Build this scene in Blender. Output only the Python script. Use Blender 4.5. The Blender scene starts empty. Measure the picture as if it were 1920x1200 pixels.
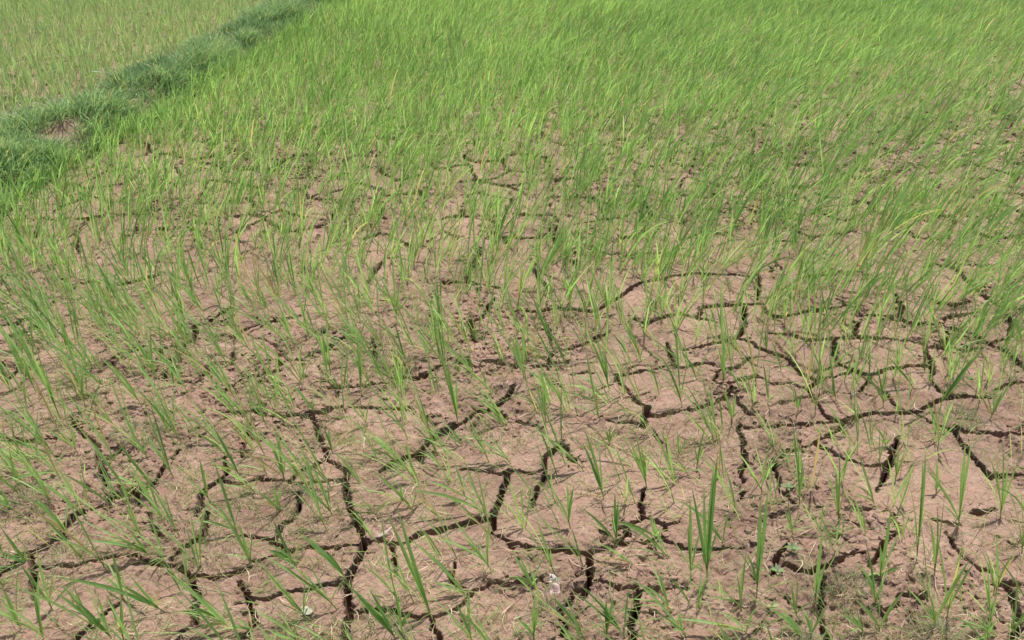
# Cracked, drying rice paddy with young rice seedlings and a grassy earth bank.
import bpy, math
import numpy as np
from mathutils import Vector

sc = bpy.context.scene
col = sc.collection
rng = np.random.default_rng(11)

# ------------------------------------------------------------------ camera
CAM_H = 1.55
cd = bpy.data.cameras.new('camera')
cd.sensor_width = 36.0
cd.lens = 28.125
cd.clip_start = 0.05
cd.clip_end = 600.0
cam = bpy.data.objects.new('camera', cd)
cam.location = (0.0, 0.0, CAM_H)
cam.rotation_euler = (math.radians(60.0), 0.0, 0.0)
col.objects.link(cam)
sc.camera = cam

# ------------------------------------------------------------------ sky, sun
SUN_EL, SUN_AZ = math.radians(64.0), math.radians(14.0)     # azimuth from +Y towards +X
w = bpy.data.worlds.new('World')
sc.world = w
w.use_nodes = True
nt = w.node_tree
nt.nodes.clear()
sky = nt.nodes.new('ShaderNodeTexSky')
sky.sky_type = 'NISHITA'
sky.sun_disc = False
sky.sun_elevation = SUN_EL
sky.sun_rotation = SUN_AZ
sky.air_density = 1.0
sky.dust_density = 3.0
sky.ozone_density = 1.0
bg = nt.nodes.new('ShaderNodeBackground')
bg.inputs['Strength'].default_value = 0.10
wo = nt.nodes.new('ShaderNodeOutputWorld')
nt.links.new(sky.outputs[0], bg.inputs['Color'])
nt.links.new(bg.outputs[0], wo.inputs['Surface'])

sd = bpy.data.lights.new('sun', 'SUN')
sd.energy = 4.6
sd.angle = math.radians(2.0)
sd.color = (1.0, 0.95, 0.88)
sun = bpy.data.objects.new('sun', sd)
dirv = Vector((math.sin(SUN_AZ) * math.cos(SUN_EL), math.cos(SUN_AZ) * math.cos(SUN_EL), math.sin(SUN_EL)))
sun.rotation_euler = dirv.to_track_quat('Z', 'Y').to_euler()
sun.location = (0, 0, 20)
col.objects.link(sun)

sc.view_settings.view_transform = 'Standard'
sc.view_settings.look = 'None'
sc.view_settings.gamma = 1.0
sc.view_settings.use_curve_mapping = False
sc.view_settings.exposure = 0.34
sc.cycles.max_bounces = 6
sc.cycles.transparent_max_bounces = 4

# ------------------------------------------------------------------ traced positions on the ground (metres)
CRACKS = [
(0.0134, [(-1.261, 1.916), (-1.219, 1.841), (-1.192, 1.794), (-1.164, 1.757), (-1.140, 1.704), (-1.114, 1.644)]),
(0.0093, [(-1.130, 1.691), (-1.091, 1.704), (-1.067, 1.708)]),
(0.0074, [(-1.120, 1.650), (-1.158, 1.644)]),
(0.0165, [(-1.175, 1.627), (-1.189, 1.617), (-1.188, 1.593), (-1.194, 1.567), (-1.199, 1.529), (-1.204, 1.510), (-1.222, 1.492)]),
(0.0109, [(-1.222, 1.492), (-1.256, 1.470), (-1.306, 1.461)]),
(0.0111, [(-1.074, 1.726), (-1.052, 1.691), (-1.025, 1.648)]),
(0.0070, [(-0.997, 1.634), (-0.967, 1.593), (-0.935, 1.560), (-0.913, 1.538)]),
(0.0094, [(-1.002, 1.890), (-1.022, 1.841), (-1.024, 1.794), (-1.026, 1.757), (-1.044, 1.737), (-1.074, 1.726)]),
(0.0091, [(-0.857, 1.866), (-0.836, 1.803), (-0.837, 1.775), (-0.854, 1.748), (-0.872, 1.723), (-0.870, 1.691), (-0.863, 1.648), (-0.857, 1.613)]),
(0.0068, [(-0.836, 1.634), (-0.820, 1.587), (-0.815, 1.548), (-0.840, 1.529), (-0.860, 1.497), (-0.874, 1.461)]),
(0.0087, [(-1.195, 1.422), (-1.175, 1.425), (-1.134, 1.434), (-1.095, 1.446), (-1.061, 1.461), (-1.039, 1.473), (-0.996, 1.479)]),
(0.0098, [(-0.996, 1.479), (-0.919, 1.455), (-0.852, 1.438), (-0.802, 1.420), (-0.756, 1.413), (-0.722, 1.420), (-0.689, 1.431), (-0.669, 1.457), (-0.654, 1.464), (-0.584, 1.497)]),
(0.0144, [(-0.801, 1.417), (-0.782, 1.374), (-0.764, 1.342), (-0.760, 1.310), (-0.751, 1.274)]),
(0.0047, [(-0.751, 1.274), (-0.767, 1.249), (-0.772, 1.220), (-0.766, 1.177)]),
(0.0094, [(-0.684, 1.396), (-0.652, 1.363), (-0.629, 1.315), (-0.607, 1.284), (-0.599, 1.267)]),
(0.0076, [(-0.600, 1.271), (-0.609, 1.244), (-0.614, 1.220), (-0.610, 1.177)]),
(0.0098, [(-0.949, 1.326), (-0.962, 1.297), (-0.981, 1.264), (-0.999, 1.234), (-1.015, 1.198)]),
(0.0122, [(-1.233, 1.479), (-1.206, 1.431), (-1.170, 1.374), (-1.150, 1.330)]),
(0.0059, [(-1.176, 1.908), (-1.188, 1.875), (-1.205, 1.851), (-1.218, 1.839)]),
(0.0085, [(-1.612, 1.954), (-1.579, 1.954), (-1.510, 1.939), (-1.470, 1.934), (-1.449, 1.946), (-1.398, 1.954)]),
(0.0072, [(-1.307, 1.391), (-1.279, 1.413), (-1.254, 1.448)]),
(0.0072, [(-0.832, 1.759), (-0.811, 1.757), (-0.782, 1.746), (-0.757, 1.764), (-0.739, 1.771), (-0.708, 1.771), (-0.646, 1.771)]),
(0.0058, [(-0.823, 2.013), (-0.819, 1.941), (-0.813, 1.866)]),
(0.0132, [(-0.662, 2.097), (-0.630, 2.055), (-0.616, 2.013), (-0.597, 1.960), (-0.568, 1.900), (-0.547, 1.851)]),
(0.0126, [(-0.547, 1.851), (-0.580, 1.841), (-0.606, 1.817), (-0.632, 1.794), (-0.646, 1.771)]),
(0.0138, [(-0.547, 1.851), (-0.516, 1.839), (-0.477, 1.794), (-0.479, 1.757), (-0.465, 1.704), (-0.452, 1.654), (-0.427, 1.613), (-0.402, 1.567), (-0.382, 1.529)]),
(0.0053, [(-0.648, 1.757), (-0.592, 1.757), (-0.533, 1.764), (-0.488, 1.771)]),
(0.0085, [(-0.602, 1.712), (-0.589, 1.654), (-0.598, 1.613), (-0.626, 1.587), (-0.626, 1.554), (-0.634, 1.529)]),
(0.0083, [(-0.718, 1.554), (-0.678, 1.550), (-0.637, 1.540), (-0.603, 1.516), (-0.583, 1.492)]),
(0.0097, [(-0.584, 1.497), (-0.528, 1.510), (-0.459, 1.512), (-0.408, 1.516), (-0.374, 1.529), (-0.346, 1.531), (-0.307, 1.521), (-0.271, 1.535)]),
(0.0147, [(-0.271, 1.535), (-0.245, 1.560), (-0.209, 1.569), (-0.162, 1.587), (-0.116, 1.607), (-0.058, 1.611)]),
(0.0153, [(-0.385, 1.529), (-0.388, 1.506), (-0.391, 1.466), (-0.406, 1.425), (-0.409, 1.391), (-0.399, 1.347), (-0.386, 1.294), (-0.386, 1.259), (-0.382, 1.220), (-0.374, 1.164)]),
(0.0147, [(-0.157, 2.021), (-0.184, 2.005), (-0.217, 1.994), (-0.247, 1.960), (-0.271, 1.916), (-0.283, 1.875), (-0.266, 1.851)]),
(0.0107, [(-0.284, 1.883), (-0.320, 1.875), (-0.352, 1.841), (-0.385, 1.805)]),
(0.0133, [(-0.008, 1.810), (-0.015, 1.771), (-0.035, 1.704), (-0.047, 1.648), (-0.054, 1.613), (-0.045, 1.548)]),
(0.0087, [(-0.157, 1.820), (-0.125, 1.815), (-0.078, 1.810), (-0.036, 1.791), (0.000, 1.810)]),
(0.0074, [(-0.386, 1.294), (-0.371, 1.297), (-0.313, 1.302), (-0.249, 1.297), (-0.218, 1.284), (-0.176, 1.287), (-0.144, 1.305), (-0.116, 1.330), (-0.095, 1.363), (-0.053, 1.386), (0.000, 1.391), (0.036, 1.403), (0.060, 1.425)]),
(0.0087, [(-0.191, 1.284), (-0.186, 1.253), (-0.162, 1.220), (-0.150, 1.177)]),
(0.0063, [(-0.667, 1.326), (-0.619, 1.338), (-0.582, 1.345), (-0.551, 1.363), (-0.498, 1.374), (-0.452, 1.386), (-0.422, 1.391)]),
(0.0046, [(-0.150, 1.466), (-0.143, 1.413)]),
(0.0031, [(-0.161, 1.431), (-0.146, 1.396), (-0.114, 1.366)]),
(0.0063, [(-0.316, 1.516), (-0.294, 1.455), (-0.289, 1.413)]),
(0.0089, [(0.208, 1.870), (0.182, 1.846), (0.158, 1.934)]),
(0.0088, [(0.158, 1.934), (0.129, 1.900), (0.101, 1.875), (0.094, 1.817), (0.051, 1.798), (0.020, 1.810), (0.000, 1.810)]),
(0.0068, [(0.093, 1.798), (0.092, 1.771), (0.076, 1.734), (0.064, 1.691), (0.056, 1.661)]),
(0.0083, [(0.382, 1.730), (0.374, 1.726), (0.355, 1.669), (0.359, 1.619), (0.353, 1.603), (0.304, 1.579), (0.280, 1.567)]),
(0.0066, [(0.357, 1.609), (0.385, 1.603), (0.412, 1.589), (0.442, 1.599), (0.463, 1.609)]),
(0.0048, [(0.411, 1.587), (0.395, 1.548), (0.355, 1.519), (0.278, 1.516)]),
(0.0126, [(-0.045, 1.548), (0.000, 1.519), (0.046, 1.506), (0.073, 1.497), (0.138, 1.497), (0.174, 1.484), (0.202, 1.484), (0.239, 1.501), (0.274, 1.516), (0.299, 1.540), (0.302, 1.569)]),
(0.0123, [(0.195, 1.479), (0.193, 1.438), (0.196, 1.403), (0.181, 1.374), (0.168, 1.347)]),
(0.0077, [(0.196, 1.395), (0.237, 1.383), (0.265, 1.366), (0.305, 1.371), (0.349, 1.366), (0.370, 1.371), (0.431, 1.366)]),
(0.0088, [(0.178, 1.371), (0.148, 1.366), (0.138, 1.337), (0.115, 1.310), (0.119, 1.274), (0.120, 1.253), (0.110, 1.224), (0.101, 1.164)]),
(0.0133, [(0.314, 1.369), (0.304, 1.326), (0.291, 1.299), (0.277, 1.264), (0.278, 1.230), (0.275, 1.177)]),
(0.0074, [(0.444, 1.986), (0.462, 1.934)]),
(0.0090, [(0.720, 2.041), (0.706, 1.967), (0.701, 1.908), (0.690, 1.841), (0.667, 1.794), (0.654, 1.741), (0.650, 1.704), (0.626, 1.669)]),
(0.0065, [(0.400, 1.535), (0.418, 1.521), (0.439, 1.503), (0.483, 1.497), (0.554, 1.503), (0.599, 1.503)]),
(0.0051, [(0.646, 1.607), (0.659, 1.587), (0.689, 1.607), (0.730, 1.634)]),
(0.0051, [(0.538, 1.603), (0.563, 1.607)]),
(0.0061, [(0.549, 1.220), (0.567, 1.239), (0.587, 1.268)]),
(0.0076, [(1.051, 2.027), (1.025, 1.991), (0.970, 1.952), (0.923, 1.926), (0.831, 1.890), (0.782, 1.851), (0.765, 1.794), (0.766, 1.741)]),
(0.0076, [(0.920, 1.916), (0.957, 1.883), (0.984, 1.841), (1.029, 1.817), (1.085, 1.817)]),
(0.0156, [(1.195, 1.952), (1.160, 1.908), (1.126, 1.851), (1.093, 1.810), (1.065, 1.748)]),
(0.0092, [(1.060, 1.748), (1.028, 1.704)]),
(0.0106, [(1.387, 2.000), (1.400, 1.967), (1.478, 1.960), (1.582, 1.960), (1.689, 1.973)]),
(0.0123, [(1.324, 2.019), (1.377, 1.978), (1.368, 1.926), (1.368, 1.883), (1.367, 1.817), (1.371, 1.764)]),
(0.0060, [(1.374, 1.771), (1.396, 1.771), (1.477, 1.771)]),
(0.0089, [(0.756, 1.726), (0.766, 1.691), (0.780, 1.654)]),
(0.0148, [(0.720, 1.516), (0.680, 1.473), (0.646, 1.403)]),
(0.0116, [(0.691, 1.438), (0.742, 1.413), (0.800, 1.443), (0.847, 1.461), (0.900, 1.479)]),
(0.0090, [(0.933, 1.619), (0.980, 1.627), (1.018, 1.623), (1.030, 1.607)]),
(0.0104, [(1.030, 1.607), (1.022, 1.573), (0.994, 1.529), (0.957, 1.497), (0.923, 1.455), (0.889, 1.413)]),
(0.0110, [(0.772, 1.400), (0.766, 1.379), (0.742, 1.321), (0.724, 1.294), (0.723, 1.253), (0.717, 1.220), (0.706, 1.177)]),
(0.0047, [(0.659, 1.342), (0.671, 1.318), (0.696, 1.310)]),
(0.0096, [(0.865, 1.299), (0.868, 1.274), (0.859, 1.230)]),
(0.0066, [(0.863, 1.287), (0.917, 1.310), (0.932, 1.337), (0.996, 1.337)]),
(0.0071, [(1.143, 1.540), (1.142, 1.497), (1.155, 1.466), (1.165, 1.443), (1.201, 1.417)]),
(0.0089, [(1.153, 1.374), (1.212, 1.369), (1.256, 1.371), (1.323, 1.374)]),
(0.0154, [(1.203, 1.363), (1.199, 1.321), (1.189, 1.279), (1.165, 1.244), (1.125, 1.177)]),
(0.0170, [(1.248, 1.619), (1.273, 1.619), (1.324, 1.634)]),
(0.0110, [(1.130, 1.593), (1.163, 1.583), (1.197, 1.573)]),
(0.0055, [(1.270, 1.540), (1.285, 1.516), (1.312, 1.497)]),
(0.0107, [(-2.000, 2.604), (-1.961, 2.644), (-1.909, 2.672), (-1.861, 2.714), (-1.855, 2.769), (-1.857, 2.844)]),
(0.0130, [(-1.925, 2.508), (-1.878, 2.565), (-1.842, 2.612), (-1.804, 2.685)]),
(0.0134, [(-1.702, 2.985), (-1.646, 2.872)]),
(0.0120, [(-1.503, 2.442), (-1.486, 2.478)]),
(0.0070, [(-1.441, 2.389), (-1.420, 2.442), (-1.350, 2.478), (-1.283, 2.471), (-1.229, 2.500), (-1.185, 2.527)]),
(0.0098, [(-1.220, 2.644), (-1.178, 2.685), (-1.154, 2.739), (-1.124, 2.800)]),
(0.0073, [(-1.162, 2.656), (-1.122, 2.685), (-1.091, 2.739)]),
(0.0094, [(-1.056, 2.557), (-1.036, 2.604), (-1.007, 2.644), (-0.943, 2.656), (-0.909, 2.685), (-0.836, 2.726)]),
(0.0110, [(-0.816, 2.392), (-0.762, 2.406), (-0.726, 2.442), (-0.679, 2.464), (-0.632, 2.527), (-0.612, 2.604)]),
(0.0107, [(-0.981, 2.177), (-0.972, 2.240), (-0.920, 2.291), (-0.868, 2.324), (-0.822, 2.341), (-0.816, 2.392)]),
(0.0088, [(-1.138, 2.249), (-1.100, 2.281), (-1.064, 2.321), (-1.076, 2.358)]),
(0.0081, [(-0.961, 2.077), (-0.908, 2.089), (-0.837, 2.106), (-0.801, 2.121)]),
(0.0118, [(-0.835, 2.118), (-0.801, 2.077), (-0.746, 2.060), (-0.674, 2.077), (-0.594, 2.106), (-0.536, 2.126)]),
(0.0129, [(-0.842, 2.428), (-0.820, 2.348)]),
(0.0158, [(-1.004, 2.406), (-1.011, 2.453)]),
(0.0160, [(-0.603, 2.272), (-0.583, 2.165)]),
(0.0151, [(-2.110, 3.578), (-1.958, 3.277)]),
(0.0090, [(-2.015, 3.084), (-2.019, 3.205)]),
(0.0084, [(-1.852, 2.985), (-1.790, 3.014), (-1.738, 3.014)]),
(0.0111, [(-1.671, 2.999), (-1.625, 3.014), (-1.561, 3.064), (-1.506, 3.100)]),
(0.0164, [(-1.216, 2.632), (-1.179, 2.527)]),
(0.0138, [(-1.276, 2.453), (-1.256, 2.417)]),
(0.0154, [(-1.204, 2.298), (-1.191, 2.275)]),
(0.0066, [(-1.453, 2.187), (-1.356, 2.196)]),
(0.0127, [(-1.412, 2.077), (-1.372, 2.013), (-1.261, 1.916)]),
(0.0196, [(-1.822, 2.392), (-1.790, 2.358)]),
(0.0096, [(-1.755, 2.275), (-1.733, 2.298), (-1.732, 2.331)]),
(0.0082, [(-0.730, 3.277), (-0.615, 3.317)]),
(0.0080, [(-0.557, 3.244), (-0.497, 3.260)]),
(0.0184, [(-0.607, 2.999), (-0.594, 3.064), (-0.586, 3.168), (-0.575, 3.205)]),
(0.0099, [(-0.365, 2.985), (-0.269, 2.990), (-0.196, 3.009), (-0.134, 2.985), (-0.044, 2.951)]),
(0.0161, [(-0.196, 3.009), (-0.179, 3.136), (-0.153, 3.300), (-0.146, 3.334)]),
(0.0079, [(-0.253, 3.205), (-0.173, 3.216)]),
(0.0229, [(0.191, 3.393), (0.214, 3.578)]),
(0.0118, [(0.331, 3.624), (0.442, 3.691), (0.589, 3.739)]),
(0.0080, [(0.302, 3.357), (0.396, 3.317), (0.511, 3.260), (0.676, 3.288), (0.768, 3.260)]),
(0.0125, [(0.086, 3.136), (0.120, 3.034), (0.148, 2.937)]),
(0.0122, [(0.234, 2.782), (0.338, 2.769), (0.412, 2.858), (0.469, 2.918), (0.540, 2.999), (0.636, 3.039)]),
(0.0070, [(-0.042, 2.756), (0.084, 2.756), (0.234, 2.782)]),
(0.0154, [(-0.158, 2.656), (-0.146, 2.565), (-0.123, 2.500)]),
(0.0114, [(-0.156, 2.604), (-0.150, 2.656), (-0.118, 2.697), (-0.071, 2.844)]),
(0.0133, [(0.130, 2.685), (0.141, 2.604), (0.147, 2.500)]),
(0.0109, [(0.140, 2.428), (0.200, 2.464), (0.270, 2.515), (0.326, 2.565), (0.375, 2.616)]),
(0.0124, [(0.145, 2.453), (0.125, 2.338)]),
(0.0166, [(0.051, 2.348), (0.113, 2.358), (0.132, 2.375)]),
(0.0124, [(-0.263, 2.358), (-0.225, 2.358), (-0.165, 2.382), (-0.126, 2.358), (-0.095, 2.392), (-0.051, 2.382), (-0.019, 2.372)]),
(0.0107, [(-0.071, 2.417), (-0.045, 2.464)]),
(0.0083, [(-0.296, 2.314), (-0.263, 2.358)]),
(0.0123, [(-0.418, 2.291), (-0.362, 2.291), (-0.296, 2.304)]),
(0.0081, [(-0.632, 2.233), (-0.579, 2.240), (-0.520, 2.243), (-0.430, 2.249)]),
(0.0078, [(-0.536, 2.126), (-0.453, 2.121), (-0.387, 2.112), (-0.324, 2.106)]),
(0.0076, [(-0.294, 2.097), (-0.277, 2.049), (-0.236, 2.021)]),
(0.0155, [(-0.157, 2.021), (-0.125, 2.069), (-0.074, 2.097), (-0.035, 2.147), (-0.013, 2.208), (0.013, 2.249)]),
(0.0094, [(-0.047, 2.097), (-0.005, 2.060), (0.051, 2.032), (0.084, 2.013)]),
(0.0082, [(0.198, 2.304), (0.260, 2.321), (0.283, 2.314)]),
(0.0085, [(0.350, 2.298), (0.427, 2.321), (0.498, 2.338), (0.601, 2.358), (0.666, 2.375), (0.722, 2.372)]),
(0.0078, [(0.361, 2.281), (0.384, 2.227), (0.420, 2.135), (0.440, 2.118)]),
(0.0154, [(0.440, 2.118), (0.428, 2.069), (0.415, 2.013)]),
(0.0097, [(0.433, 2.069), (0.471, 2.072), (0.515, 2.080), (0.565, 2.097)]),
(0.0117, [(0.503, 2.632), (0.529, 2.672), (0.598, 2.714), (0.671, 2.739)]),
(0.0092, [(0.460, 2.726), (0.508, 2.664)]),
(0.0151, [(0.573, 2.527), (0.570, 2.428), (0.569, 2.358)]),
(0.0076, [(0.284, 2.049), (0.384, 2.035), (0.417, 2.027)]),
(0.0194, [(-0.514, 2.527), (-0.495, 2.453), (-0.479, 2.382)]),
(0.0084, [(-0.149, 3.624), (-0.084, 3.496)]),
(0.0130, [(0.636, 3.039), (0.756, 3.074), (0.862, 3.064), (0.944, 3.064), (1.006, 3.039)]),
(0.0094, [(0.643, 2.756), (0.669, 2.726), (0.726, 2.697), (0.797, 2.672)]),
(0.0121, [(0.726, 2.697), (0.749, 2.782), (0.826, 2.800), (0.932, 2.800), (1.003, 2.800)]),
(0.0121, [(1.003, 2.800), (0.997, 2.726), (1.033, 2.705), (1.098, 2.714), (1.175, 2.739), (1.276, 2.769), (1.329, 2.800)]),
(0.0160, [(0.928, 2.782), (0.892, 2.656), (0.856, 2.576), (0.832, 2.553)]),
(0.0090, [(0.620, 2.460), (0.690, 2.489), (0.762, 2.515), (0.836, 2.553)]),
(0.0111, [(0.846, 2.538), (0.892, 2.515), (0.911, 2.464), (0.953, 2.428), (0.989, 2.382), (1.000, 2.314), (1.034, 2.265)]),
(0.0121, [(0.955, 2.573), (1.039, 2.565), (1.104, 2.519), (1.189, 2.538), (1.285, 2.546), (1.360, 2.534), (1.451, 2.515), (1.510, 2.489), (1.490, 2.428), (1.484, 2.372), (1.468, 2.324), (1.426, 2.259)]),
(0.0158, [(1.191, 2.527), (1.153, 2.406), (1.155, 2.348)]),
(0.0114, [(1.155, 2.348), (1.189, 2.324), (1.232, 2.291), (1.325, 2.338), (1.391, 2.348), (1.467, 2.341)]),
(0.0122, [(1.529, 2.471), (1.576, 2.464), (1.629, 2.453), (1.710, 2.471)]),
(0.0121, [(1.645, 2.592), (1.567, 2.464)]),
(0.0100, [(1.315, 2.858), (1.337, 2.800), (1.369, 2.714), (1.425, 2.697), (1.490, 2.656), (1.547, 2.632), (1.620, 2.612), (1.671, 2.604), (1.726, 2.553), (1.758, 2.489)]),
(0.0171, [(1.358, 2.685), (1.309, 2.632), (1.275, 2.546)]),
(0.0155, [(1.566, 2.872), (1.538, 2.769), (1.500, 2.664)]),
(0.0131, [(1.620, 2.612), (1.674, 2.685), (1.750, 2.714), (1.840, 2.726)]),
(0.0146, [(1.792, 3.136), (1.858, 3.163), (1.895, 3.141), (1.948, 3.205)]),
(0.0110, [(1.915, 3.136), (1.926, 2.985), (1.930, 2.904), (1.927, 2.813), (1.975, 2.756), (2.081, 2.782)]),
(0.0107, [(1.668, 2.858), (1.698, 2.813), (1.760, 2.791), (1.833, 2.826)]),
(0.0128, [(1.944, 2.714), (1.899, 2.616), (1.843, 2.538), (1.751, 2.500), (1.709, 2.508)]),
(0.0146, [(1.778, 2.478), (1.786, 2.406), (1.792, 2.338), (1.797, 2.249)]),
(0.0134, [(1.426, 2.259), (1.433, 2.196), (1.466, 2.165), (1.533, 2.156), (1.591, 2.156)]),
(0.0095, [(1.606, 2.196), (1.678, 2.240), (1.748, 2.259), (1.830, 2.275)]),
(0.0150, [(0.992, 2.211), (1.029, 2.249), (1.076, 2.281)]),
(0.0088, [(1.076, 2.281), (1.158, 2.304), (1.189, 2.324)]),
(0.0085, [(0.689, 2.272), (0.713, 2.249), (0.766, 2.265), (0.844, 2.281), (0.881, 2.240), (0.941, 2.240), (0.992, 2.211)]),
(0.0085, [(0.689, 2.272), (0.716, 2.324), (0.747, 2.338), (0.817, 2.372), (0.851, 2.417)]),
(0.0120, [(0.750, 2.249), (0.729, 2.187), (0.665, 2.135), (0.620, 2.112), (0.565, 2.097)]),
(0.0080, [(0.751, 2.202), (0.740, 2.156), (0.755, 2.097), (0.773, 2.060)]),
(0.0082, [(0.992, 2.211), (0.999, 2.196), (0.997, 2.118), (1.000, 2.077)]),
(0.0142, [(1.000, 2.077), (1.015, 2.049), (1.039, 2.041)]),
(0.0106, [(1.039, 2.041), (1.143, 2.074), (1.235, 2.077), (1.304, 2.077), (1.383, 2.126), (1.432, 2.156), (1.466, 2.165)]),
(0.0099, [(0.719, 2.000), (0.772, 2.013), (0.854, 2.021), (0.931, 2.021), (1.009, 2.032), (1.039, 2.041)]),
(0.0088, [(1.232, 2.291), (1.211, 2.249), (1.160, 2.196)]),
(0.0085, [(1.251, 2.187), (1.247, 2.106), (1.270, 2.089)]),
(0.0205, [(1.057, 3.084), (1.028, 2.951), (0.987, 2.844)]),
(0.0217, [(1.119, 3.084), (1.168, 3.152)]),
(0.0109, [(1.232, 3.034), (1.301, 3.039), (1.417, 3.064), (1.509, 3.064)]),
(0.0129, [(2.172, 3.515), (2.267, 3.435), (2.392, 3.453)]),
(0.0090, [(2.002, 3.136), (2.147, 3.147)]),
(0.0084, [(1.300, 2.069), (1.324, 2.019)]),
]
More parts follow.
